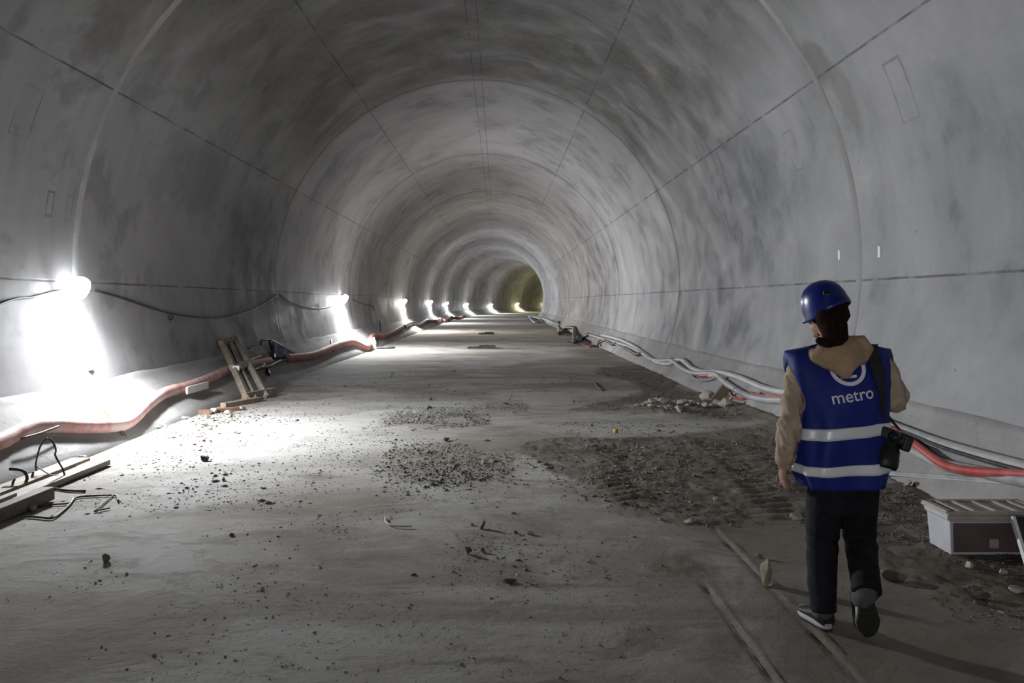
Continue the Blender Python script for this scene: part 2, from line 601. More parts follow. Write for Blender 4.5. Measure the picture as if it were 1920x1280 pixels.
M['dark_wood'] = simple('weathered_timber', (0.17, 0.13, 0.095), 0.8, 0.4, 5, 0.3, stretch=(6, 0.8, 6), dust=0.35)
M['brick'] = simple('reddish_wood', (0.20, 0.10, 0.06), 0.8, 0.3, 14, 0.3, dust=0.2)
M['pink_hose'] = simple('pink_hose', (0.56, 0.27, 0.245), 0.7, 0.2, 9, 0.35, dust=0.85, dcol=(0.58, 0.47, 0.44))
M['red_hose'] = simple('red_hose', (0.34, 0.11, 0.095), 0.7, 0.25, 9, 0.3, dust=0.55, dcol=(0.42, 0.30, 0.27))
M['red_cable'] = simple('red_cable', (0.44, 0.055, 0.05), 0.5, 0.2, 10, 0.15, dust=0.45, dcol=(0.42, 0.24, 0.22))
M['grey_conduit'] = simple('grey_conduit', (0.33, 0.33, 0.34), 0.5, 0.2, 7, 0.15, dust=0.4)
M['pale_conduit'] = simple('pale_conduit', (0.42, 0.42, 0.425), 0.5, 0.15, 7, 0.15, dust=0.3)
M['black_cable'] = simple('black_cable', (0.025, 0.025, 0.025), 0.5, 0.3, 20, 0.1, dust=0.3, dcol=(0.2, 0.19, 0.18))
M['blue_cable'] = simple('bluish_cable', (0.16, 0.20, 0.26), 0.5, 0.2, 10, 0.1, dust=0.4)
M['ochre_cable'] = simple('ochre_cable', (0.45, 0.36, 0.24), 0.55, 0.2, 10, 0.1, dust=0.3)
M['white_cable'] = simple('white_cable', (0.78, 0.78, 0.78), 0.4, 0.05, 10, 0.05)
M['steel'] = simple('rusty_wire', (0.085, 0.065, 0.05), 0.65, 0.4, 30, 0.3, metal=0.3)
M['plate_steel'] = simple('dark_steel_plate', (0.07, 0.07, 0.07), 0.5, 0.3, 8, 0.2, metal=0.5, dust=0.3)
M['white_plastic'] = simple('white_plastic', (0.80, 0.79, 0.77), 0.45, 0.05, 6, 0.05, dust=0.15)
M['box_plastic'] = simple('milky_plastic', (0.55, 0.55, 0.58), 0.4, 0.08, 5, 0.05, dust=0.15, dcol=(0.35, 0.30, 0.28))
M['box_front_shade'] = simple('shade_painted_plastic', (0.13, 0.085, 0.09), 0.45, 0.15, 5, 0.05, dust=0.2, dcol=(0.2, 0.15, 0.12))  # same plastic as the body, the shade on the front painted into the colour
M['box_lid'] = simple('grubby_lid_plastic', (0.44, 0.39, 0.34), 0.55, 0.15, 6, 0.1, dust=0.4, dcol=(0.24, 0.19, 0.15))
M['pink_label'] = simple('pink_label', (0.45, 0.33, 0.35), 0.6, 0.1, 12, 0.05)
M['black_plastic'] = simple('black_plastic', (0.015, 0.015, 0.016), 0.35, 0.2, 30, 0.08)
M['lens_rubber'] = simple('lens_barrel', (0.010, 0.010, 0.011), 0.45, 0.2, 30, 0.1)
M['strap'] = simple('strap_webbing', (0.018, 0.016, 0.015), 0.75, 0.25, 60, 0.3)
M['tarp'] = simple('blue_tarp', (0.085, 0.10, 0.20), 0.95, 0.2, 9, 0.25, dust=0.1, spec=0.05)
M['bottle'] = simple('clear_bottle', (0.70, 0.72, 0.74), 0.15, 0.08, 6, 0.05)
M['bottle_cap'] = simple('white_cap', (0.85, 0.85, 0.85), 0.4, 0.05, 6, 0.05)
M['yellow'] = simple('yellow_plastic', (0.65, 0.40, 0.06), 0.5, 0.15, 20, 0.1)
M['red_scrap'] = simple('red_scrap', (0.65, 0.10, 0.08), 0.6, 0.2, 20, 0.1)
M['housing'] = simple('lamp_housing', (0.10, 0.10, 0.11), 0.5, 0.2, 15, 0.1)
# person
M['skin'] = simple('skin', (0.44, 0.24, 0.165), 0.5, 0.10, 25, 0.1)
M['hair'] = simple('dark_brown_hair', (0.018, 0.009, 0.006), 0.85, 0.5, 40, 0.5, stretch=(3, 3, 0.4), spec=0.08)
M['jacket'] = simple('beige_fleece', (0.44, 0.34, 0.255), 0.9, 0.15, 14, 0.4, spec=0.1)
M['hood'] = simple('tan_hood_fleece', (0.42, 0.29, 0.185), 0.9, 0.12, 14, 0.4, spec=0.1)
M['trousers'] = simple('black_trousers', (0.010, 0.010, 0.013), 0.8, 0.3, 16, 0.4, spec=0.2)
M['vest'] = simple('blue_vest_cloth', (0.008, 0.018, 0.18), 0.6, 0.14, 7, 0.25, spec=0.3)
M['reflective'] = simple('silver_reflective_tape', (0.86, 0.86, 0.88), 0.36, 0.05, 9, 0.1, metal=0.15)
M['print'] = simple('pale_print', (0.85, 0.80, 0.85), 0.6, 0.05, 20, 0.05)
M['helmet'] = simple('blue_helmet_plastic', (0.006, 0.016, 0.165), 0.3, 0.08, 6, 0.02, spec=0.5)
M['shoe'] = simple('black_shoe', (0.014, 0.013, 0.015), 0.6, 0.3, 30, 0.2)
M['shoe_sole'] = simple('shoe_outsole', (0.020, 0.020, 0.017), 0.8, 0.3, 60, 0.5)
M['midsole'] = simple('white_midsole', (0.42, 0.41, 0.42), 0.6, 0.1, 20, 0.1)
M['sock'] = simple('grey_sock', (0.085, 0.08, 0.08), 0.9, 0.15, 50, 0.4)

def emitter(name, col, strength):
    t = NT(name)
    t.b.inputs['Base Color'].default_value = (0.8, 0.8, 0.8, 1)
    t.b.inputs['Emission Color'].default_value = (*col, 1)
    t.b.inputs['Emission Strength'].default_value = strength
    return t.m
M['glow_white'] = emitter('lamp_glow_cool_white', (0.92, 0.96, 1.0), LAMP_POWER * 0.92)
M['glow_far'] = emitter('lamp_glow_white', (0.95, 0.97, 1.0), LAMP_POWER * 1.35)
M['glow_warm'] = emitter('lamp_glow_neutral', (1.0, 0.95, 0.87), LAMP_POWER * 1.35)
M['glow_yellow'] = emitter('lamp_glow_yellow', (1.0, 0.93, 0.52), LAMP_POWER)

M['glow_casing'] = emitter('lamp_casing_glow', (0.93, 0.96, 1.0), 1.4)
M['glow_yellow_casing'] = emitter('lamp_casing_glow_yellow', (1.0, 0.95, 0.62), 0.8)

# ------------------------------------------------------------------ the tunnel shell
def shell(name, a0, a1, na, mat=M['lining']):
    ss = list(np.arange(-36, 69, 1.5)) + list(np.arange(69, 176, 2.0))
    vs, uv = [], []
    for s in ss:
        for i in range(na + 1):
            th = math.radians(a0 + (a1 - a0) * i / na)
            vs.append(on_path(TX + TR * math.cos(th), s, TZ + TR * math.sin(th)))
            uv.append((TR * (th - math.pi / 2), s))
    n = na + 1
    fs = [(k * n + i, k * n + i + 1, (k + 1) * n + i + 1, (k + 1) * n + i) for k in range(len(ss) - 1) for i in range(na)]
    me = bpy.data.meshes.new(name)
    me.from_pydata([tuple(v) for v in vs], [], fs)
    lay = me.uv_layers.new(name='uv')
    li = np.empty(len(me.loops), dtype=np.int32)
    me.loops.foreach_get('vertex_index', li)
    lay.data.foreach_set('uv', np.array(uv)[li].ravel())
    o = obj(name, None, mat, mesh=me, origin=(0, 0, 0))
    tag(o, kind='structure')
    return o

th0 = math.degrees(math.asin((KZ - TZ) / TR))
shell('wall_right', th0 - 0.4, 27, 18)
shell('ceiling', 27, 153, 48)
shell('wall_left', 153, 180 - th0 + 0.4, 18)

def kicker(name, right):
    mb = MB()
    ss = list(np.arange(-36, 3, 2.0)) + list(np.arange(3, 30, 0.18)) + list(np.arange(30, 69, 1.0)) + list(np.arange(69, 176, 2.0))
    fn = xr if right else xl
    zz = [-0.12, 0.0, 0.1, 0.2, 0.3, 0.4, 0.5, 0.56, 0.60, 0.60]
    rows = []
    for s in ss:
        row = []
        for i, z in enumerate(zz):
            zc = min(max(z, 0), KZ)
            x = fn(zc)
            j = 0.022 * (fbm(np.array([s * 2.1]), np.array([i * 0.7 + 9 * right]), 5)[0] - 0.5) if i > 1 else 0.0
            edge = 0.045 * fbm(np.array([s * 1.3]), np.array([3.0 + right]), 9)[0] if i in (7, 8) else 0
            x2 = x + (-1 if right else 1) * (0.010 + j + edge * 0.4) if i < 9 else x + (0.25 if right else -0.25)
            zt = z + (edge if i >= 8 else 0) + (0.05 * (vnoise(np.array([s * 0.8]), np.array([0.5]), 3)[0] - 0.5) if i >= 7 else 0)
            row.append(on_path(x2, s, zt))
        rows.append(row)
    n = len(zz)
    vs = [p for r in rows for p in r]
    fs = [(k * n + i, k * n + i + 1, (k + 1) * n + i + 1, (k + 1) * n + i) for k in range(len(ss) - 1) for i in range(n - 1)]
    mb.add(vs, fs)
    tag(obj(name, mb, M['kicker'], origin=(0, 0, 0)), kind='structure')
kicker('baseboard_right', True)
kicker('baseboard_left', False)

# mortar bead over the nearest ring joint, one on each side
def bead(name, s0, a0, a1, tiltk):
    rings = []
    R = random.Random(4)
    N = 90
    for i in range(N + 1):
        th = math.radians(a0 + (a1 - a0) * i / N)
        c = Vector((math.cos(th), 0, math.sin(th)))
        s = s0 + tiltk * (i / N) + 0.012 * (fbm(np.array([i * 0.35]), np.array([s0]), 3)[0] - 0.5)
        wd = 0.050 + 0.022 * fbm(np.array([i * 0.3]), np.array([1.0]), 8)[0]
        hh = 0.012 + 0.014 * fbm(np.array([i * 0.5]), np.array([2.0]), 6)[0]
        ring = []
        for (dy, dr) in ((-1, 0.02), (-0.8, -0.6), (-0.2, -1.0), (0.35, -0.7), (0.6, -0.9), (1, 0.02)):
            ring.append(Vector((TX, s + dy * wd, TZ)) + c * (TR + dr * hh))
        rings.append(ring)
    mb = MB()
    n = 6
    mb.add([p for r in rings for p in r], [(k * n + j, k * n + j + 1, (k + 1) * n + j + 1, (k + 1) * n + j) for k in range(N) for j in range(n - 1)])
    tag(obj(name, mb, M['mortar'], origin=(0, 0, 0)), kind='structure')
bead('trim_1', 9.2, th0 + 3, 62, 0.0)
bead('trim_2', 9.75, 180 - th0 - 2, 112, -0.1)

# ------------------------------------------------------------------ floor with mud, tyre tread and ridges
MUD = [fpoly(p) for p in (
    [(1060, 770), (1180, 742), (1250, 728), (1330, 736), (1420, 750), (1500, 800), (1440, 800), (1330, 783), (1200, 779)],
    [(940, 840), (1020, 824), (1150, 822), (1300, 813), (1460, 797), (1560, 812), (1600, 900), (1560, 985), (1400, 988), (1300, 984), (1190, 955), (1110, 915), (1000, 880)],
    [(1600, 890), (1740, 905), (1800, 980), (1960, 1030), (1990, 1180), (1800, 1150), (1640, 1060), (1560, 985)],
    [(1118, 690), (1200, 683), (1238, 690), (1262, 712), (1275, 730), (1215, 738), (1180, 715), (1120, 703)],
    [(1060, 655), (1130, 652), (1170, 664), (1100, 668)],
    [(1235, 1035), (1300, 1028), (1345, 1060), (1348, 1090), (1280, 1085), (1240, 1065)],
    [(450, 690), (560, 668), (640, 655), (600, 700), (520, 722), (480, 735)],
    [(1480, 760), (1600, 800), (1760, 870), (1800, 930), (1700, 905), (1560, 850)],
)]
MUD_W = [0.85, 0.92, 0.95, 0.9, 0.6, 0.75, 0.45, 0.8]
TINT = [fpoly(p) for p in (
    [(815, 1012), (870, 1008), (912, 1040), (905, 1056), (860, 1052)],
    [(895, 980), (950, 975), (1015, 998), (1010, 1010), (930, 998)],
    [(945, 1085), (985, 1050), (1020, 1062), (1010, 1085), (960, 1095)],
    [(1050, 1050), (1240, 1010), (1330, 1080), (1420, 1280), (1380, 1290), (1280, 1180), (1150, 1090)],
    [(-40, 1090), (140, 1100), (330, 1120), (420, 1160), (380, 1240), (100, 1290), (-60, 1290)],
    [(880, 790), (905, 756), (990, 757), (985, 770), (915, 776)],
    [(700, 800), (760, 775), (900, 772), (920, 800), (800, 806)],
    [(720, 850), (900, 825), (970, 850), (930, 905), (850, 920), (730, 890)],
    [(1330, 985), (1600, 985), (1950, 1080), (1950, 1290), (1480, 1290), (1380, 1080)],
    [(560, 880), (700, 900), (760, 940), (600, 1050), (420, 1100), (300, 1000)],
    [(1000, 676), (1130, 664), (1200, 690), (1100, 712), (900, 700)],
)]
TINT_W = [0.8, 0.85, 0.8, 0.55, 0.62, 0.65, 0.6, 0.5, 0.8, 0.25, 0.45]
DUSTP = [fpoly(p) for p in (
    [(430, 770), (700, 735), (900, 765), (880, 815), (700, 850), (560, 900), (300, 930), (200, 870), (280, 820)],
    [(1100, 790), (1420, 795), (1300, 808), (1120, 818), (900, 815)],
    [(760, 910), (900, 900), (1050, 930), (990, 960), (820, 960)],
    [(1030, 860), (1060, 852), (1075, 870), (1030, 885)],
)]
DUST_W = [0.5, 0.4, 0.3, 0.8]

def soft_mask(X, Y, polys, ws, warp, seed):
    out = np.zeros(X.shape)
    for k in range(5):
        a = (fbm(X * 2.2, Y * 2.2, seed + k * 31, 4) - 0.5) * warp
        b = (fbm(X * 2.2 + 40, Y * 2.2, seed + k * 47, 4) - 0.5) * warp
        a2 = (fbm(X * 0.9, Y * 0.9, seed, 3) - 0.5) * warp * 0.8
        m = np.zeros(X.shape)
        for p, wgt in zip(polys, ws):
            xs = [q[0] for q in p]; ys = [q[1] for q in p]
            sel = (X > min(xs) - warp) & (X < max(xs) + warp) & (Y > min(ys) - 2 * warp) & (Y < max(ys) + 2 * warp)
            if not sel.any():
                continue
            mm = inpoly((X + a + a2)[sel], (Y + (b + a2) * 1.5)[sel], p) * wgt
            m[sel] = np.maximum(m[sel], mm)
        out += m / 5
    return out

def ground(x, y, full=True):
    """height of the floor and its dirt masks"""
    mud = soft_mask(x, y, MUD, MUD_W, 0.42, 3)
    h = 0.006 * (fbm(x * 0.7, y * 0.7, 21, 4) - 0.5) + 0.006 * (fbm(x * 3.0, y * 3.0, 23, 4) - 0.5)
    lump = fbm(x * 7, y * 7, 25, 5)
    h = h + mud * (0.004 + 0.05 * np.clip(lump - 0.42, 0, 1) ** 1.0 + 0.018 * (fbm(x * 26, y * 26, 29, 3) - 0.5))
    # tread blocks pressed by tyres
    for (cx, hw, y0, y1, sl) in ((1.18, 0.26, 6.0, 9.6, 0.5), (2.05, 0.24, 5.5, 9.4, -0.35), (2.75, 0.22, 5.6, 8.8, 0.4), (0.45, 0.2, 8.0, 9.3, -0.4)):
        xc = cx + 0.10 * np.sin(y * 0.9)
        u = (x - xc) / hw
        band = np.clip(1.25 - np.abs(u), 0, 0.25) / 0.25 * np.clip((y - y0) / 0.4, 0, 1) * np.clip((y1 - y) / 0.4, 0, 1)
        tr = np.sin(2 * math.pi * (y + sl * np.abs(u) * 0.25) / 0.165 + 1.5 * fbm(x * 4, y * 4, 33, 3))
        h = h + band * mud * (0.018 * np.clip(tr, -0.6, 0.8) * (0.4 + fbm(x * 5, y * 5, 35, 3)))
    # rubble mound against the right kicker
    h = h + 0.075 * np.exp(-(((x - 2.45) / 0.65) ** 2 + ((y - 11.6) / 0.75) ** 2)) * (0.6 + lump * 0.8)
    h = h + 0.10 * np.clip((x - 2.95) / 0.55, 0, 1) ** 2 * np.clip((14 - y) / 3, 0, 1) * np.clip((y - 7.0) / 2.0, 0, 1)
    # little berm of dirt along the left kicker
    h = h + 0.03 * np.clip((-3.75 - x) / 0.4, 0, 1) * fbm(x * 3, y * 1.5, 41, 4) * np.clip((y - 8) / 2, 0, 1) * np.clip((24 - y) / 4, 0, 1)
    # two raised lips cast into the slab
    for (cx, y1) in ((1.165, 4.55), (1.52, 5.65)):
        hh = 0.008 * np.exp(-((x - cx - 0.006 * np.sin(y * 9)) / 0.012) ** 2) - 0.010 * np.exp(-((x - cx + 0.026 - 0.004 * np.sin(y * 13)) / 0.013) ** 2)
        h = h + hh * np.clip((y1 - y) / 0.15, 0, 1) * np.clip(2.2 * fbm(x * 3, y * 6, 45, 3) - 0.25, 0.15, 1.4)
    return h, mud

def make_floor():
    near = np.exp(np.arange(math.log(2.6), math.log(69), 0.0062))
    ss = np.concatenate([np.arange(-36, 2.6, 1.0), near, np.arange(69, 176, 1.5)])
    xs = np.concatenate([[FL - 0.45], np.linspace(FL - 0.1, FR + 0.1, 384), [FR + 0.45]])
    X, S = np.meshgrid(xs, ss)
    inside = (S > 2.6) & (S < 60)
    H = np.zeros(X.shape); MU = np.zeros(X.shape); TI = np.zeros(X.shape); DU = np.zeros(X.shape)
    h, m = ground(X[inside], S[inside])
    fade = np.clip((S[inside] - 2.6) / 0.3, 0, 1)
    H[inside] = h * fade
    MU[inside] = m
    TI[inside] = soft_mask(X[inside], S[inside], TINT, TINT_W, 0.5, 61)
    DU[inside] = soft_mask(X[inside], S[inside], DUSTP, DUST_W, 0.6, 83)
    A = np.where(S > CURVE0, (S - CURVE0) / CURVER, 0.0)
    PXc = CURVER * (1 - np.cos(A)); PYc = np.where(S > CURVE0, CURVE0 + CURVER * np.sin(A), S)
    WX = PXc + X * np.cos(A); WY = PYc - X * np.sin(A)
    co = np.stack([WX, WY, H], -1).reshape(-1, 3)
    nr, nc = X.shape
    idx = np.arange(nr * nc).reshape(nr, nc)
    q = np.stack([idx[:-1, :-1], idx[:-1, 1:], idx[1:, 1:], idx[1:, :-1]], -1).reshape(-1, 4)
    me = bpy.data.meshes.new('floor')
    me.vertices.add(len(co)); me.vertices.foreach_set('co', co.ravel())
    me.loops.add(q.size); me.loops.foreach_set('vertex_index', q.ravel().astype(np.int32))
    me.polygons.add(len(q)); me.polygons.foreach_set('loop_start', np.arange(0, q.size, 4, dtype=np.int32))
    me.update(calc_edges=True)
    at_ = me.attributes.new('dirt', 'FLOAT_COLOR', 'POINT')
    col = np.stack([MU, TI, DU, np.ones(X.shape)], -1).reshape(-1, 4)
    at_.data.foreach_set('color', col.ravel().astype(np.float32))
    tag(obj('floor', None, M['floor'], mesh=me, origin=(0, 0, 0)), kind='structure')
make_floor()

def gz(x, y):
    h, _ = ground(np.array([x]), np.array([y]))
    return float(h[0])

def onfloor(px, py):
    p = floorpt(px, py)
    p.z = gz(p.x, p.y)
    return p

# ------------------------------------------------------------------ work lamps on the left wall
def make_lamp(s, z, label, glow, aim=LAMP_AIM):
    x = xl(z) + 0.17
    p = on_path(x, s, z)
    _, a = path(s)
    t = thing('work_lamp', label, 'lamp', p, 'work lamps along the left wall')
    ax = Matrix.Rotation(-a, 4, 'Z') @ aim.to_track_quat('Z', 'Y').to_matrix().to_4x4()
    Mx = Matrix.Translation(p) @ ax
    n = 24
    # round milky casing, the bright lens set into its front
    mb = MB().revolve([(0.145, 0.010), (0.160, 0.0), (0.165, -0.03), (0.158, -0.07), (0.135, -0.11), (0.095, -0.138), (0.045, -0.15)], Mx, n)
    obj('casing', mb, M['glow_yellow_casing'] if glow is M['glow_yellow'] else M['glow_casing'], t)
    mb = MB().revolve([(0.140, 0.012), (0.132, 0.020), (0.100, 0.027), (0.050, 0.030), (0.02, 0.031)], Mx, n)
    obj('lens', mb, glow, t)
    wallp = on_path(xl(z + 0.02) - 0.02, s, z + 0.06)
    mb = MB().bar(Mx @ Vector((0, 0, -0.14)), wallp, 0.05, 0.02)
    obj('bracket', mb, M['housing'], t, smooth=False)
    c0 = Mx @ Vector((-0.10, 0, -0.10))
    pts = [c0, on_path(x - 0.03, s - 0.02, z - 0.22), on_path(x + 0.03, s + 0.10, z - 0.38), on_path(x + 0.02, s + 0.16, z - 0.5),
           on_path(xl(z - 0.62) + 0.06, s + 0.14, z - 0.62)]
    mb = MB().tube(pts, 0.011, 8, 0.04)
    cb = obj('hanging_cable', mb, M['white_cable'], t)
    tag(cb, 'white cable dangling under the lamp')
    if s > 12:
        mb = MB()
        q0 = on_path(xl(z - 0.36) + 0.07, s + 0.03, z - 0.32); q1 = on_path(xl(z - 0.5) + 0.07, s + 0.05, z - 0.44)
        mb.cyl(q0, q1, 0.05, 0.035, 12)
        obj('plug', mb, M['white_plastic'], t)
    return t

lamp_s = [9.5, 25.9, 42.4, 58.9, 75.4, 91.9, 108.4, 125.0, 141.5]
lamp_z = [1.70, 1.64, 1.56, 1.52, 1.40, 1.26, 1.14, 1.26, 1.36]
lamp_l = ['nearest white work lamp on the left wall, glaring above the pink hose',
          'second work lamp along the left wall, above the clear bottle',
          'third work lamp along the left wall, next after the one above the bottle',
          'fourth work lamp along the left wall, counting from the nearest',
          'fifth work lamp along the left wall, last one before the bend',
          'sixth work lamp from the front, at the start of the bend',
          'seventh work lamp from the front, ahead of the yellowish stretch',
          'yellowish work lamp near the far end of the tunnel, left of the last',
          'farthest work lamp, half hidden by the curving right wall']
for i, (s, z, l) in enumerate(zip(lamp_s, lamp_z, lamp_l)):
    make_lamp(s, z, l, M['glow_yellow'] if i >= 7 else (M['glow_warm'] if i == 2 else (M['glow_far'] if i else M['glow_white'])), Vector((0.82, -0.06, -0.52)) if i else Vector((0.84, -0.12, -0.50)))
make_lamp(-7.2, 1.70, 'work lamp on the left wall behind the viewer', M['glow_white'])
make_lamp(-23.6, 1.70, 'farther work lamp on the left wall behind the viewer', M['glow_white'])

# festoon cable hung from lamp to lamp
def wall_cable(name, pts, r, rad, mat, label, cat, loops=(), step=0.06):
    mb = MB().tube([wallpt(a, b, r) for a, b in pts], rad, 8, step)
    for (a, b, R) in loops:
        c = wallpt(a, b, r + 0.01)
        mb.tube([c + Vector((0.02 * math.sin(k), R * math.sin(k * math.pi / 4) * 0.8, R * math.cos(k * math.pi / 4) - R)) for k in range(9)], rad * 0.8, 6, 0.02)
    return tag(obj(name, mb, mat), label, cat)
wall_cable('festoon_cable', [(-40, 590), (0, 570), (30, 560), (60, 557), (95, 548), (128, 541)], 0.02, 0.013, M['black_cable'],
           'dark power cable on the left wall, from the left edge to the nearest lamp', 'cable')
wall_cable('festoon_cable', [(178, 545), (225, 558), (270, 573), (320, 587), (380, 595), (430, 592), (480, 576), (522, 551)], 0.02, 0.013, M['black_cable'],
           'dark power cable sagging on the left wall right of the nearest lamp', 'cable', [(320, 588, 0.05)])
wall_cable('festoon_cable', [(523, 551), (550, 568), (590, 577), (622, 574), (648, 563)], 0.02, 0.014, M['black_cable'],
           'dark power cable sagging on the left wall just before the second lamp', 'cable')
wall_cable('festoon_cable', [(662, 562), (680, 569), (698, 573), (702, 583)], 0.03, 0.016, M['black_cable'],
           'short dark cable end hanging right of the second lamp', 'cable')

# small plates on the right wall
for (px, py, hh, l) in ((1574, 478, 0.058, 'small white cover plate on the right wall, left of the mortar bead'),
                        (1649, 472, 0.062, 'small white cover plate on the right wall, right of the mortar bead')):
    p = wallpt(px, py)
    mb = MB().box(p + Vector((-0.004, 0, 0)), (0.012, 0.055, hh * 2))
    tag(flat('cover_plate', mb, M['white_plastic'], bevel=0.006), l, 'plate')

# ------------------------------------------------------------------ left side: hoses, timber, wire
def hose(name, pts, r, mat, label, cat='hose', lift=0.0, wob=0.05, step=0.05, n=14):
    P = [wallpt(a, b, r * 0.95) for a, b in pts]
    mb = MB().tube(P, r, n, step, wob)
    return tag(obj(name, mb, mat), label, cat)
hose('hose', [(-60, 850), (0, 828), (30, 812), (60, 801), (100, 798), (150, 800), (200, 799), (232, 795), (252, 782), (272, 762), (300, 741), (325, 731), (347, 726), (375, 716), (400, 706), (432, 692), (470, 682), (505, 676)],
     0.075, M['pink_hose'], 'thick dusty pink hose lying wavy along the left kerb, front of the tunnel')
hose('hose', [(536, 672), (560, 670), (585, 666), (610, 657), (632, 648), (650, 643), (662, 642), (674, 647), (686, 652), (693, 645), (697, 632), (703, 629), (716, 631), (735, 624), (755, 613)],
     0.10, M['red_hose'], 'dull red hose along the left kerb, kinked beside the clear bottle')
hose('hose', [(540, 655), (556, 664), (572, 671), (584, 671), (596, 661), (612, 655), (632, 650)],
     0.03, M['ochre_cable'], 'thin ochre tube dipping over the dull red hose')
hose('hose', [(680, 649), (688, 643), (694, 633), (700, 630)], 0.035, M['white_cable'], 'short white tube beside the kink of the red hose', 'hose')
hose('cable_bundle', [(758, 612), (772, 605), (785, 609), (800, 601), (812, 602)], 0.10, M['black_cable'],
     'dark cable tangle on the left kerb below the third lamp', 'cables', n=8)
hose('cable_bundle', [(816, 603), (826, 598), (836, 601), (846, 594), (858, 596), (872, 592)], 0.13, M['red_hose'],
     'reddish hose bundle on the left kerb past the third lamp', 'cables', n=8)

# white sleeve over the hose
p0, p1 = wallpt(342, 732, 0.075), wallpt(379, 722, 0.075)
mb = MB().bar(p0 + Vector((0.07, -0.02, 0)), p1 + Vector((0.07, 0.02, 0)), 0.03, 0.105)
t = thing('white_sleeve', 'white rectangular plate clamped on the pink hose', 'plate', p0)
flat('plate', mb, M['white_plastic'], t, bevel=0.004)
mb = MB().bar(p1 + Vector((0.07, 0.03, -0.05)), p1 + Vector((0.07, 0.03, 0.05)), 0.04, 0.02).bar(p1 + Vector((0.03, 0.03, 0.03)), p1 + Vector((-0.06, 0.03, 0.03)), 0.03, 0.01)
flat('clip', mb, M['white_plastic'], t)

# broken batten behind the hose
mb = MB().bar(wallpt(197, 768, 0.02), wallpt(234, 818, 0.02), 0.07, 0.02, up=(1, 0, 1))
tag(flat('batten', mb, M['brick'], bevel=0.003), 'short broken batten sticking out behind the pink hose', 'batten')
mb = MB().tube([wallpt(40, 822, 0.16), wallpt(75, 812, 0.18), wallpt(110, 799, 0.17)], 0.012, 6)
tag(obj('stick', mb, M['steel']), 'thin dark stick lying across the pink hose at the left edge', 'stick')

# timbers on the floor, bottom left
def timber(name, a, b, wd, th, mat, label, cat='timber'):
    mb = MB().bar(a, b, wd, th)
    return tag(flat(name, mb, mat, bevel=0.006), label, cat)
timber('timber_beam', (-3.62, 4.4, 0.055), (-3.56, 6.33, 0.06), 0.10, 0.10, M['dark_wood'], 'thick squared timber beam lying nearest the left corner')
timber('timber_plank', (-3.83, 5.2, 0.03), (-3.80, 7.68, 0.035), 0.15, 0.05, M['wood'], 'long grey plank lying behind the thick squared beam')
timber('timber_plank', (-4.02, 5.0, 0.045), (-4.03, 7.72, 0.055), 0.18, 0.03, M['wood'], 'wide pale board lying against the left kerb behind the long plank')
timber('timber_plank', (-3.72, 4.6, 0.085), (-3.76, 6.2, 0.08), 0.06, 0.03, M['wood'], 'short pale strip of wood resting between beam and plank')

# wire and rod scraps
def wire(pts, r, mat, label, name='bent_wire', cat='wire', step=0.03):
    mb = MB().tube(pts, r, 7, step, 0.1)
    return tag(obj(name, mb, mat), label, cat)
def upr(L, Y):
    return [at(a, b, Y) for a, b in L]
wire(upr([(71, 893), (67, 874), (70, 855), (75, 838), (82, 827), (89, 821)], 7.25), 0.008, M['steel'], 'rusty wire standing up from the boards and bending right at its top')
wire(upr([(93, 821), (101, 832), (105, 845), (103, 852), (110, 866), (117, 878), (122, 892)], 7.0), 0.008, M['steel'], 'rusty wire standing up from the boards and bending left at its top')
wire(upr([(70, 875), (82, 883), (95, 890), (110, 891), (121, 895)], 6.98), 0.006, M['white_cable'], 'pale thin wire lying over the boards between the upright wires')
wire(upr([(18, 879), (24, 879), (40, 881), (48, 887), (51, 897), (47, 906)], 6.7), 0.013, M['black_cable'], 'black cable stub curling down on the boards at the left edge', 'cable_stub', 'cable')
wire(upr([(25, 914), (24, 905), (28, 898)], 6.6), 0.01, M['black_cable'], 'tiny black cable end poking up left of the cable stub', 'cable_stub', 'cable')
wire(upr([(56, 905), (60, 893), (63, 884)], 6.9), 0.009, M['steel'], 'short rusty rod poking up beside the black cable stub', 'rod', 'rod')
def flr(L, z=0.012):
    out = []
    for a, b in L:
        p = onfloor(a, b); p.z += z
        out.append(p)
    return out
wire(flr([(90, 918), (105, 919), (130, 922), (160, 923)]), 0.010, M['steel'], 'straight dark wire on the floor just off the beam end')
wire(flr([(52, 971), (70, 972), (98, 974), (115, 963), (127, 952), (134, 944), (143, 935), (170, 932), (215, 931), (220, 936), (222, 942)]), 0.008, M['steel'], 'long zigzag rusty wire lying on the floor by the beam')
wire(flr([(75, 953), (100, 948), (130, 945), (140, 930)]), 0.007, M['steel'], 'second rusty wire crossing the zigzag wire near the beam')
wire(flr([(177, 961), (190, 950), (205, 937), (213, 931)]), 0.006, M['steel'], 'thin wire at the right end of the zigzag wire')
wire(flr([(177, 961), (190, 958), (206, 955)]), 0.006, M['steel'], 'short bent wire end right of the zigzag wire')
wire(flr([(722, 972), (724, 982), (740, 989), (772, 990)]), 0.006, M['ochre_cable'], 'curved thin twig on the floor left of the middle stones', 'twig', 'twig')
wire(flr([(1113, 716), (1119, 724), (1128, 733)]), 0.012, M['steel'], 'thin dark rod lying on the floor near the right kerb', 'rod', 'rod')

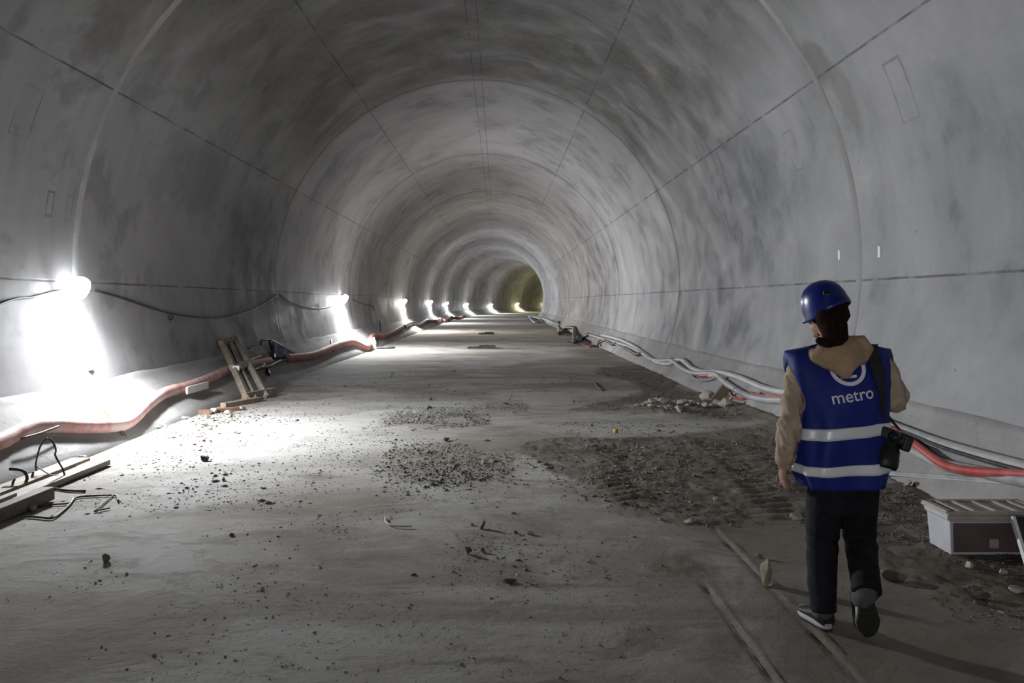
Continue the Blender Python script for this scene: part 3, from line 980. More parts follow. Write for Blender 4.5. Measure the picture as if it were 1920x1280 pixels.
# leaning timber frame
def frame():
    foot_l, foot_r = onfloor(466, 754), onfloor(497, 748)
    fl = Vector((foot_l.x - 0.02, foot_l.y, 0.05)); fr = Vector((foot_r.x, foot_r.y + 0.05, 0.05))
    tl = wallpt(415, 640, 0.06); tr_ = wallpt(438, 632, 0.06)
    t = thing('leaning_rack', 'tall narrow timber rack leaning on the left wall', 'rack', (fl.x, fl.y, 0))
    ax = (tl - fl).normalized()
    up = Vector((0, 1, 0))
    flat('upright', MB().bar(fl, tl, 0.10, 0.05, up), M['wood'], t, 0.004)
    flat('upright', MB().bar(fr, tr_, 0.10, 0.05, up), M['wood'], t, 0.004)
    ml, mr = fl.lerp(fr, 0.42), tl.lerp(tr_, 0.42)
    flat('upright', MB().bar(ml, mr, 0.07, 0.02, up), M['dark_wood'], t, 0.003)
    for k, nm in ((0.05, 'foot_block'), (0.52, 'crosspiece'), (0.97, 'top_block')):
        a, b = fl.lerp(tl, k), fr.lerp(tr_, k)
        d = (b - a).normalized()
        flat(nm, MB().bar(a - d * 0.05, b + d * (0.28 if k == 0.05 else 0.06), 0.10, 0.09, up), M['wood'], t, 0.005)
    a = fl.lerp(tl, 0.50) + Vector((0.06, -0.05, 0))
    flat('paper_tag', MB().box(a, (0.11, 0.004, 0.10)), M['white_plastic'], t)
    return t
frame()
def floorboard(px0, py0, px1, py1, wd, th, mat, label, name='timber_plank', cat='timber'):
    a, b = onfloor(px0, py0), onfloor(px1, py1)
    a.z += th / 2; b.z += th / 2
    return timber(name, a, b, wd, th, mat, label, cat)
floorboard(418, 766, 487, 752, 0.10, 0.07, M['wood'], 'plank lying at the foot of the leaning rack')
floorboard(400, 774, 458, 768, 0.09, 0.05, M['brick'], 'dark reddish plank lying in front of the plank at the rack')
floorboard(372, 778, 395, 777, 0.10, 0.06, M['brick'], 'short reddish brown block by the left kerb', 'wood_block', 'block')

# cables and sheet behind the frame
def upw(L, off=0.06):
    return [wallpt(a, b, off) for a, b in L]
wire(upw([(452, 655), (460, 672), (467, 690)], 0.10), 0.03, M['black_cable'], 'black upright stake just right of the leaning rack', 'stake', 'stake')
wire(upw([(466, 654), (472, 648), (480, 646)], 0.08), 0.015, M['black_cable'], 'short black cable end curling by the black stake', 'cable_stub', 'cable')
wire(upw([(461, 677), (478, 671), (490, 667), (497, 671), (496, 682), (486, 688), (470, 686), (464, 690)], 0.10), 0.02, M['grey_conduit'], 'grey cable loop right of the leaning rack', 'cable_loop', 'cable')
wire(upw([(460, 681), (474, 680), (484, 684), (490, 688)], 0.12), 0.015, M['ochre_cable'], 'thin ochre cable hanging below the grey cable loop', 'cable', 'cable')
wire(upw([(489, 646), (491, 639), (498, 637), (506, 638), (512, 641)], 0.08), 0.022, M['black_cable'], 'black cable arching to the top of the blue sheet', 'cable', 'cable')
wire(upw([(505, 638), (509, 650), (512, 662), (514, 672)], 0.12), 0.035, M['black_cable'], 'black post at the left edge of the blue sheet', 'post', 'post')
wire(upw([(508, 638), (524, 646), (540, 655), (558, 664), (570, 670)], 0.12), 0.03, M['ochre_cable'], 'thin strut sloping down along the top of the blue sheet', 'strut', 'strut')
wire(upw([(470, 697), (485, 690), (505, 686), (522, 678), (537, 673)], 0.12), 0.035, M['black_cable'], 'dark cable running under the blue sheet along the kerb', 'cable', 'cable')
wire(upw([(501, 692), (504, 702)], 0.06), 0.03, M['black_cable'], 'short black peg on the kerb below the blue sheet', 'peg', 'peg')
wire(upw([(621, 637), (622, 645), (625, 658)], 0.06), 0.025, M['black_cable'], 'dark stake by the dull red hose', 'stake', 'stake')
wire(upw([(713, 603), (714, 620)], 0.08), 0.03, M['black_cable'], 'dark stake standing on the left kerb past the bottle', 'stake', 'stake')
def sheet():
    a, b, c = wallpt(508, 640, 0.10), wallpt(541, 658, 0.10), wallpt(515, 671, 0.12)
    d = wallpt(537, 669, 0.14)
    mb = MB()
    N = 8
    rows = []
    for i in range(N + 1):
        for j in range(N + 1):
            u, v = i / N, j / N
            p = (a.lerp(b, u)).lerp(c.lerp(d, u), v) + Vector((0.03 * math.sin(u * 9 + v * 3), 0, 0.0))
            rows.append(p)
    n = N + 1
    mb.add(rows, [(i * n + j, i * n + j + 1, (i + 1) * n + j + 1, (i + 1) * n + j) for i in range(N) for j in range(N)])
    o = obj('plastic_sheet', mb, M['tarp'])
    s = o.modifiers.new('s', 'SOLIDIFY'); s.thickness = 0.012
    tag(o, 'dark blue plastic sheet draped on the left kerb behind the leaning rack', 'sheet')
sheet()

# water bottle and ring on the floor
p = floorpt(701, 655); p.z = 0
t = thing('water_bottle', 'clear plastic bottle standing by the left kerb under the second lamp', 'bottle', p)
Mx = Matrix.Translation(p)
obj('body', MB().revolve([(0.07, 0.0), (0.082, 0.02), (0.08, 0.12), (0.074, 0.15), (0.081, 0.18), (0.08, 0.26), (0.05, 0.32), (0.028, 0.35)], Mx, 20), M['bottle'], t)
obj('cap', MB().revolve([(0.032, 0.35), (0.032, 0.39), (0.02, 0.395)], Mx, 16), M['bottle_cap'], t)
p = onfloor(716, 653)
mb = MB().tube([p + Vector((0.42 * math.cos(k * math.pi / 6), 0.38 * math.sin(k * math.pi / 6), 0.03)) for k in range(13)], 0.03, 8)
tag(obj('cable_coil', mb, M['black_cable']), 'black cable ring lying on the floor right of the bottle', 'cable')

# dark plates on the floor
def plate(px, py, wd, dp, label):
    p = floorpt(px, py)
    t = thing('floor_plate', label, 'plate', (p.x, p.y, 0), 'flat steel plates on the floor')
    flat('plate', MB().box((p.x, p.y, 0.03), (wd, dp, 0.05)), M['plate_steel'], t, 0.008)
    mb = MB().bar((p.x - wd * 0.1, p.y, 0.075), (p.x + wd * 0.45, p.y + dp * 0.1, 0.075), 0.06, 0.05)
    flat('handle_bar', mb, M['plate_steel'], t, 0.005)
plate(904, 652.5, 0.98, 0.7, 'nearest dark steel plate lying mid tunnel')
plate(912, 626, 0.75, 0.8, 'second dark steel plate mid tunnel, beyond the nearest one')

# ------------------------------------------------------------------ right side: conduits and cables
def rc(name, pts, rad, mat, label, off=None, cat='cable', step=0.06, n=10):
    off = rad if off is None else off
    mb = MB().tube([wallpt(a, b, off) for a, b in pts], rad, n, step, 0.02)
    return tag(obj(name, mb, mat), label, cat)
rc('conduit', [(1104, 627), (1130, 635), (1156, 642), (1182, 651), (1208, 664), (1221, 673), (1240, 676), (1260, 676), (1273, 686), (1289, 696), (1307, 700), (1341, 701), (1357, 714), (1378, 729), (1398, 740), (1417, 746), (1443, 750), (1480, 752), (1560, 768), (1640, 806), (1700, 838), (1737, 857), (1775, 872), (1840, 885), (1990, 915)],
   0.048, M['grey_conduit'], 'grey conduit twisting along the right kerb, lowest of the thick ones behind the person', 0.06)
rc('conduit', [(1128, 628), (1160, 636), (1190, 650), (1215, 668), (1236, 680), (1258, 682), (1268, 675), (1282, 676), (1298, 690), (1320, 697), (1345, 697), (1368, 702), (1390, 709), (1408, 717), (1432, 727), (1456, 733), (1480, 737), (1560, 755), (1640, 785), (1675, 799), (1755, 829), (1835, 853), (1925, 877), (2010, 900)],
   0.050, M['pale_conduit'], 'pale conduit along the right kerb, topmost where it passes behind the person', 0.05)
rc('cable', [(1256, 672), (1272, 672), (1285, 680), (1296, 689), (1310, 695)], 0.014, M['black_cable'], 'thin black cable arching above the twisted conduits', 0.03)
rc('cable', [(1300, 697), (1298, 704), (1304, 710), (1318, 713), (1334, 711), (1345, 706), (1362, 708)], 0.02, M['blue_cable'], 'bluish cable drooping in a loop under the conduits', 0.05)
rc('cable', [(1310, 703), (1322, 704), (1330, 703)], 0.035, M['red_cable'], 'short red cable sleeve inside the bluish loop', 0.05)
rc('cable', [(1330, 704), (1345, 705), (1356, 708)], 0.04, M['ochre_cable'], 'ochre cable sleeve right of the red sleeve', 0.05)
rc('cable', [(1363, 720), (1367, 730), (1371, 740), (1377, 745), (1390, 748), (1398, 746), (1404, 736), (1416, 738), (1440, 742), (1478, 745), (1560, 766), (1630, 800)], 0.018, M['red_cable'], 'thin red cable drooping under the conduits left of the person', 0.04)
rc('hose', [(1660, 800), (1685, 812), (1705, 824), (1722, 837), (1740, 851), (1765, 868), (1790, 878), (1820, 883), (1860, 886), (1925, 889), (2010, 895)],
   0.036, M['red_cable'], 'bright red hose hanging along the right kerb, right of the camera', 0.10, 'hose')
rc('conduit', [(1640, 793), (1660, 797), (1700, 811), (1760, 836), (1840, 861), (1925, 884), (2000, 905)], 0.016, M['black_cable'], 'thin black conduit tucked under the pale conduit right of the person', 0.10)
rc('pipe', [(1648, 885), (1700, 888), (1780, 894), (1850, 899), (1925, 905), (2010, 912)], 0.016, M['grey_conduit'], 'thin grey pipe running low on the right kerb above the box', 0.025, 'pipe')
rc('pipe', [(1648, 888), (1700, 892), (1780, 898), (1850, 903), (1925, 909), (2010, 917)], 0.010, M['pale_conduit'], 'thinnest pale pipe, lowest on the right kerb above the box', 0.02, 'pipe')
p = wallpt(1427, 738, 0.03)
tag(obj('cable_plug', MB().cyl(p, p + Vector((-0.02, -0.07, 0.0)), 0.022, 0.02, 12), M['black_plastic']), 'black plug at the end of the cable left of the person', 'plug')
rc('conduit', [(1104, 627), (1093, 633), (1083, 641)], 0.07, M['black_cable'], 'black thick cable slanting down to the floor at the far right kerb', 0.07)
rc('belt', [(1062, 614), (1074, 614), (1077, 618), (1077, 630), (1077, 640)], 0.09, M['plate_steel'], 'dark flat belt hanging over the far right kerb', 0.10, 'belt')
rc('cable', [(1062, 615), (1056, 620), (1049, 625)], 0.08, M['black_cable'], 'black cable slanting left of the hanging belt', 0.09)
rc('cable', [(1048, 606), (1047, 613), (1048, 621)], 0.05, M['grey_conduit'], 'grey cable standing upright on the far right kerb', 0.09)
rc('cable', [(1045, 604), (1048, 604)], 0.08, M['black_cable'], 'black cable knob on top of the upright grey cable', 0.12)
rc('conduit', [(1046, 608), (1034, 604), (1023, 599), (1007, 596), (991, 593)], 0.06, M['pale_conduit'], 'pale conduit running into the distance along the right kerb', 0.07)
rc('conduit', [(1046, 605), (1034, 601), (1023, 597), (1007, 594), (991, 591)], 0.045, M['black_cable'], 'black conduit running above the pale one in the distance', 0.09)
rc('cable', [(992, 593), (997, 600), (1003, 604), (1010, 602), (1014, 598)], 0.05, M['grey_conduit'], 'grey cable loop hanging at the far right kerb', 0.10)
rc('cable', [(1118, 649), (1126, 642), (1134, 638), (1128, 636), (1122, 640), (1119, 649)], 0.02, M['black_cable'], 'black cable loop drooping from the right kerb to the floor', 0.06)
rc('cable', [(1134, 638), (1142, 641), (1148, 645), (1155, 644)], 0.05, M['black_cable'], 'black cable clump under the conduits at the right kerb', 0.08)
rc('cable', [(1155, 645), (1168, 652), (1180, 652)], 0.03, M['blue_cable'], 'bluish cable sagging under the conduits past the black clump', 0.07)
rc('cable', [(1172, 652), (1184, 658), (1194, 664), (1203, 662)], 0.05, M['black_cable'], 'dark cable bundle under the conduits, left of the drooping loop', 0.07)
mb = MB().tube(flr([(1098, 650), (1108, 651), (1114, 649), (1120, 650)], 0.03), 0.03, 7)
tag(obj('cable', mb, M['red_cable']), 'orange red cable end lying on the floor by the right kerb', 'cable')
mb = MB().tube(flr([(1064, 642), (1074, 643), (1082, 645), (1090, 646), (1098, 649)], 0.03), 0.03, 7)
tag(obj('cable', mb, M['black_cable']), 'black cable lying on the floor below the hanging belt', 'cable')

# ------------------------------------------------------------------ storage box by the right kerb
def storage_box():
    x0, x1, y0, y1, h = 2.775, 3.36, 4.92, 5.19, 0.245
    z0 = max(gz(2.9, 5.0), gz(3.2, 5.0)) * 0.5
    t = thing('storage_box', 'milky plastic storage box with ribbed lid standing by the right kerb', 'box', ((x0 + x1) / 2, (y0 + y1) / 2, z0))
    def rect(i, z):
        return [Vector((x0 + i, y0 + i, z0 + z)), Vector((x1 - i, y0 + i, z0 + z)), Vector((x1 - i, y1 - i, z0 + z)), Vector((x0 + i, y1 - i, z0 + z))]
    mb = MB().loft([rect(0.014, 0.0), rect(0.0, h - 0.035), rect(-0.010, h - 0.03), rect(-0.012, h)])
    flat('body', mb, M['box_plastic'], t, 0.008)
    mb = MB().add([Vector((x0 + 0.03, y0 + 0.006, z0 + 0.018)), Vector((x1 - 0.03, y0 + 0.006, z0 + 0.018)),
                   Vector((x1 - 0.02, y0 - 0.004, z0 + h - 0.045)), Vector((x0 + 0.02, y0 - 0.004, z0 + h - 0.045)),
                   Vector((x0 + 0.03, y0 + 0.02, z0 + 0.018)), Vector((x1 - 0.03, y0 + 0.02, z0 + 0.018)),
                   Vector((x1 - 0.02, y0 + 0.02, z0 + h - 0.045)), Vector((x0 + 0.02, y0 + 0.02, z0 + h - 0.045))],
                  [(0, 1, 2, 3), (7, 6, 5, 4), (0, 4, 5, 1), (1, 5, 6, 2), (2, 6, 7, 3), (3, 7, 4, 0)])
    f = flat('shaded_front', mb, M['box_front_shade'], t, 0.003)
    tag(f, 'front with its shade painted in plum')
    flat('sticker', MB().box((x0 + 0.27, y0 - 0.003, z0 + 0.075), (0.055, 0.006, 0.055)), M['pink_label'], f)
    zl = z0 + h
    mb = MB().box(((x0 + x1) / 2, (y0 + y1) / 2, zl + 0.009), (x1 - x0 + 0.05, y1 - y0 + 0.05, 0.018))
    mb.box(((x0 + x1) / 2, y0 - 0.018, zl - 0.004), (x1 - x0 + 0.056, 0.014, 0.036))
    lid = flat('lid', mb, M['box_lid'], t, 0.006)
    cx, cy, lx, ly = (x0 + x1) / 2, (y0 + y1) / 2, x1 - x0 + 0.05, y1 - y0 + 0.05
    mb = MB()
    for yy in (y0 - 0.012, y1 + 0.012):
        mb.box((cx, yy, zl + 0.024), (lx, 0.024, 0.014))
    for xx in (x0 - 0.005, x1 + 0.005):
        mb.box((xx, cy, zl + 0.024), (0.04, ly, 0.014))
    flat('rim', mb, M['box_lid'], lid, 0.004)
    for k, xx in enumerate((x0 + 0.07, x0 + 0.17, x0 + 0.30, x0 + 0.43, x0 + 0.53)):
        flat('rib', MB().box((xx, cy, zl + 0.024), (0.034, ly - 0.05, 0.013)), M['box_lid'], lid, 0.004)
    return t
storage_box()
mb = MB().bar((3.07, 4.62, 0.005), (3.11, 4.86, 0.29), 0.5, 0.02, up=(0, -1, 1))
t = thing('panel', 'black panel with pale edge leaning on the front of the storage box', 'panel', (3.3, 4.6, 0))
L0, L1 = Vector((3.06, 4.60, 0.0)), Vector((3.115, 4.84, 0.27))
W_ = Vector((0.42, 0.03, 0))
flat('board', MB().add([L0, L0 + W_, L1 + W_, L1, L0 + Vector((0, .02, 0)), L0 + W_ + Vector((0, .02, 0)), L1 + W_ + Vector((0, .02, 0)), L1 + Vector((0, .02, 0))],
     [(0, 1, 2, 3), (7, 6, 5, 4), (0, 4, 5, 1), (1, 5, 6, 2), (2, 6, 7, 3), (3, 7, 4, 0)]), M['black_plastic'], t)
flat('edge_strip', MB().bar(L0 + Vector((-0.008, -0.004, 0.01)), L1 + Vector((-0.008, -0.004, 0)), 0.018, 0.03, up=(0, -1, 1)), M['white_plastic'], t)

# ------------------------------------------------------------------ stones and debris
def stone(px, py, r, mat, label, group=None, cat='stone', name='stone', seed=None, flatk=0.7, dz=-0.004):
    p = onfloor(px, py)
    mb = MB().chunk((p.x, p.y, p.z + dz), (r, r * random.uniform(0.75, 1.0), r * flatk), seed if seed is not None else int(px * 7 + py), 16)
    return tag(flat(name, mb, mat, bevel=r * 0.06), label, cat, group)
stone(384, 864, 0.055, M['dark_stone'], 'dark stone alone on the brightly lit floor left of the middle')
stone(199, 1052, 0.028, M['brown_stone'], 'small upright brown stone on the open floor at lower left', flatk=1.2)
stone(904, 990, 0.036, M['brown_stone'], 'round brown stone at the left end of the stained patch', flatk=0.9)
stone(966, 1000, 0.022, M['dark_stone'], 'small black stone in the middle of the stained patch', flatk=0.6)
stone(995, 1001, 0.035, M['pale_stone'], 'pale pinkish stone at the right end of the stained patch', flatk=0.45)
stone(877, 1038, 0.034, M['dark_stone'], 'black stone below the round brown stone', flatk=0.8)
stone(905, 1035, 0.026, M['brown_stone'], 'grey brown stone just right of the black stone', flatk=0.7)
stone(955, 1090, 0.045, M['dark_stone'], 'flat dark stone nearest the viewer in the middle', flatk=0.28)
stone(970, 1086, 0.018, M['pale_stone'], 'tiny pale chip on the flat dark stone', flatk=0.9, dz=0.012)
stone(775, 1077, 0.022, M['dark_stone'], 'dark sliver on the floor left of the flat dark stone', flatk=0.35)
stone(972, 1050, 0.020, M['dark_stone'], 'small dark crumb above the flat dark stone', flatk=0.5)
stone(1423, 1046, 0.030, M['brown_stone'], 'brown stone just beyond the upright slab', flatk=0.7)
stone(807, 750, 0.04, M['dark_stone'], 'dark lump alone on the pale floor straight ahead', flatk=0.8)
stone(948, 758, 0.06, M['dark_stone'], 'dark clod on the far muddy smear in mid floor', flatk=0.4)
stone(836, 827, 0.06, M['brown_stone'], 'flat brown clod at the near edge of the gravel patch', flatk=0.35)
stone(912, 827, 0.04, M['dark_stone'], 'dark chip right of the flat brown clod', flatk=0.4)
stone(1342, 942, 0.026, M['pale_stone'], 'bright white pebble in the muddy tyre tracks', flatk=0.9)
stone(1292, 981, 0.045, M['pale_stone'], 'greyish stone at the near edge of the muddy tracks', flatk=0.4)
stone(1495, 975, 0.06, M['pale_stone'], 'pale flat stone left of the person, at the trouser edge', flatk=0.5)
stone(1700, 914, 0.045, M['pale_stone'], 'whitish stone on the mud right of the person', flatk=0.8)
stone(1720, 916, 0.045, M['dark_stone'], 'dark stone next to the whitish one on the mud', flatk=0.6)
stone(1670, 1088, 0.09, M['brown_stone'], 'broad brown clod right of the raised foot', flatk=0.4)
stone(1815, 1065, 0.045, M['pale_stone'], 'pale flat stone in front of the storage box', flatk=0.45)
stone(1838, 1124, 0.05, M['dark_stone'], 'dark stone in the dirt in front of the storage box', flatk=0.5)
stone(1905, 1112, 0.05, M['pale_stone'], 'pale stone at the right edge in front of the storage box', flatk=0.4)
stone(1880, 1076, 0.03, M['pale_stone'], 'small whitish stone below the black panel', flatk=0.7)
stone(62, 958, 0.04, M['pale_stone'], 'greyish pebble at the foot of the thick squared beam', flatk=0.8)
stone(155, 861, 0.07, M['pale_stone'], 'pale lump at the far end of the wide board', flatk=0.4)
# upright slab of concrete
p = onfloor(1441, 1106)
mb = MB().chunk(p + Vector((0.012, 0.07, -0.006)), (0.033, 0.05, 0.088), 12, 34)
tag(flat('stone_slab', mb, M['slab_stone'], bevel=0.008), 'yellowish slab of stone standing on edge left of the person', 'stone')
# red scrap, yellow cap
p = onfloor(372, 819)
tag(flat('scrap', MB().chunk(p, (0.05, 0.035, 0.012), 3, 12).chunk(p + Vector((0.05, 0.01, 0)), (0.03, 0.02, 0.015), 5, 10), M['red_scrap']), 'small red scrap on the brightly lit floor', 'scrap')
p = onfloor(1155, 812)
t = thing('bottle_cap', 'yellow cap lying on its side on the pale floor', 'cap', p)
obj('cap', MB().cyl(p + Vector((-0.03, 0, 0.028)), p + Vector((0.012, -0.012, 0.028)), 0.028, 0.026, 16), M['yellow'], t)
obj('rim', MB().cyl(p + Vector((0.012, -0.012, 0.028)), p + Vector((0.02, -0.014, 0.028)), 0.022, 0.022, 16), M['dark_stone'], t)

# rubble heap by the right kicker
heap = [(1195, 767), (1206, 768), (1214, 764), (1224, 766), (1232, 760), (1243, 769), (1250, 763), (1262, 760), (1268, 764), (1280, 766), (1236, 772), (1248, 776),
        (1255, 772), (1268, 774), (1276, 770), (1288, 771), (1296, 758), (1302, 766), (1310, 763), (1322, 770), (1334, 768), (1260, 768), (1284, 760), (1272, 779), (1345, 765), (1220, 771)]
for i, (a, b) in enumerate(heap):
    stone(a, b, random.uniform(0.045, 0.085), M['pale_stone'], 'pale broken concrete chunk in the low rubble heap by the right kerb', 'chunks of the rubble heap', 'rubble', 'rubble_chunk', 100 + i, random.uniform(0.4, 0.7))
stone(1326, 757, 0.155, M['pale_stone'], 'largest pale boulder on top of the rubble heap', None, 'rubble', 'rubble_chunk', 301, 0.75)
stone(1359, 770, 0.13, M['pale_stone'], 'big pale boulder at the right end of the rubble heap', None, 'rubble', 'rubble_chunk', 302, 0.6)
p = onfloor(1340, 760)
mb = MB().bar(p + Vector((0, 0, 0.02)), p + Vector((0.16, -0.05, 0.24)), 0.16, 0.05, up=(0, 1, 0.2))
tag(flat('rubble_slab', mb, M['brown_stone'], bevel=0.012), 'dark slab poking up out of the rubble heap', 'rubble')
left = [(300, 800), (296, 806), (311, 803), (346, 788), (352, 786), (371, 785), (379, 790), (387, 784), (398, 785), (400, 775), (384, 800), (388, 798), (378, 802), (404, 801), (393, 805),
        (427, 777), (430, 782), (451, 769), (360, 792), (366, 798)]
for i, (a, b) in enumerate(left):
    big = (a, b) in ((427, 777), (400, 775), (451, 769), (384, 800))
    stone(a, b, random.uniform(0.06, 0.08) if big else random.uniform(0.028, 0.05), M['pale_stone'],
          'small pale stone in the scatter below the leaning rack', 'stones scattered by the left kerb', 'stone', 'stone', 400 + i, 0.6)

# loose grit nobody could count
def grit():
    zones = [  # polygon in the photograph, number, mean size
        ([(200, 860), (420, 780), (720, 760), (760, 900), (600, 1010), (300, 1000), (180, 940)], 1500, 0.0053),
        ([(690, 795), (740, 775), (840, 763), (915, 772), (920, 800), (800, 808)], 1100, 0.0074),
        ([(720, 850), (830, 822), (960, 840), (930, 900), (870, 922), (760, 890)], 1300, 0.0065),
        ([(940, 838), (1300, 815), (1470, 800), (1540, 980), (1300, 990), (1060, 900)], 1500, 0.0074),
        ([(600, 900), (900, 880), (1250, 1000), (1200, 1100), (700, 1080), (450, 1050)], 450, 0.0043),
        ([(0, 1000), (900, 1000), (1300, 1280), (0, 1280)], 420, 0.0034),
        ([(1560, 900), (1750, 900), (1800, 1040), (1950, 1050), (1950, 1180), (1750, 1130), (1600, 1020)], 1100, 0.0062),
        ([(1100, 790), (1450, 790), (1400, 815), (1150, 818), (900, 812)], 300, 0.0068),
        ([(1070, 765), (1250, 735), (1460, 770), (1400, 790), (1200, 778)], 500, 0.0087),
        ([(290, 800), (450, 760), (480, 775), (400, 830), (280, 825)], 300, 0.0081),
        ([(500, 720), (900, 690), (1100, 700), (1150, 760), (800, 765), (480, 770)], 350, 0.0087),
        ([(880, 757), (985, 755), (990, 768), (905, 775)], 120, 0.0099),
    ]
    octa = np.array([(1, 0, 0), (-1, 0, 0), (0, 1, 0), (0, -1, 0), (0, 0, 1), (0, 0, -0.6)], float)
    tri = np.array([(0, 2, 4), (2, 1, 4), (1, 3, 4), (3, 0, 4), (2, 0, 5), (1, 2, 5), (3, 1, 5), (0, 3, 5)])
    vs, fs, base = [], [], 0
    for poly, n, sz in zones:
        n, sz = int(n * 2.4), sz * 0.92
        wp = fpoly(poly)
        xs = [q[0] for q in wp]; ys = [q[1] for q in wp]
        got = 0
        X, Y = [], []
        while got < n:
            x = rng.uniform(min(xs), max(xs), n * 3); y = rng.uniform(min(ys), max(ys), n * 3)
            k = inpoly(x + rng.normal(0, 0.22, len(x)), y + rng.normal(0, 0.35, len(y)), wp) & (fbm(x * 1.6, y * 1.6, 77, 3) > rng.uniform(0.3, 0.62, len(x))) & (x > FL + 0.05) & (x < FR - 0.05)
            X += list(x[k]); Y += list(y[k]); got += int(k.sum())
        X = np.array(X[:n]); Y = np.array(Y[:n])
        Z, _ = ground(X, Y)
        S = sz * np.exp(rng.normal(0, 0.5, n))
        for i in range(n):
            a = rng.uniform(0, 6.3)
            c, s = math.cos(a), math.sin(a)
            v = octa * (S[i] * rng.uniform(0.55, 1.25, (6, 1))) * np.array([rng.uniform(1.0, 2.1), rng.uniform(0.6, 1.1), rng.uniform(0.45, 0.9)])
            v = np.stack([v[:, 0] * c - v[:, 1] * s + X[i], v[:, 0] * s + v[:, 1] * c + Y[i], v[:, 2] + Z[i] + S[i] * 0.25], -1)
            vs.append(v); fs.append(tri + base); base += 6
    co = np.concatenate(vs); q = np.concatenate(fs)
    me = bpy.data.meshes.new('gravel')
    me.vertices.add(len(co)); me.vertices.foreach_set('co', co.ravel())
    me.loops.add(q.size); me.loops.foreach_set('vertex_index', q.ravel().astype(np.int32))
    me.polygons.add(len(q)); me.polygons.foreach_set('loop_start', np.arange(0, q.size, 3, dtype=np.int32))
    me.update(calc_edges=True)
    o = obj('gravel', None, M['gravel'], mesh=me, smooth=False, origin=(0, 0, 0))
    tag(o, 'loose grit and crumbs of concrete strewn over the tunnel floor', 'gravel', None, 'stuff')
grit()

# ------------------------------------------------------------------ the person
YP = 3.80
PX = (1578 - VX) * YP / F
PB = Vector((PX, YP, 0.0))
def L(px, py, dy=0.0):
    return at(px, py, YP + dy)

person = thing('person', 'person in blue helmet and blue reflective vest walking away with a camera', 'person', PB)

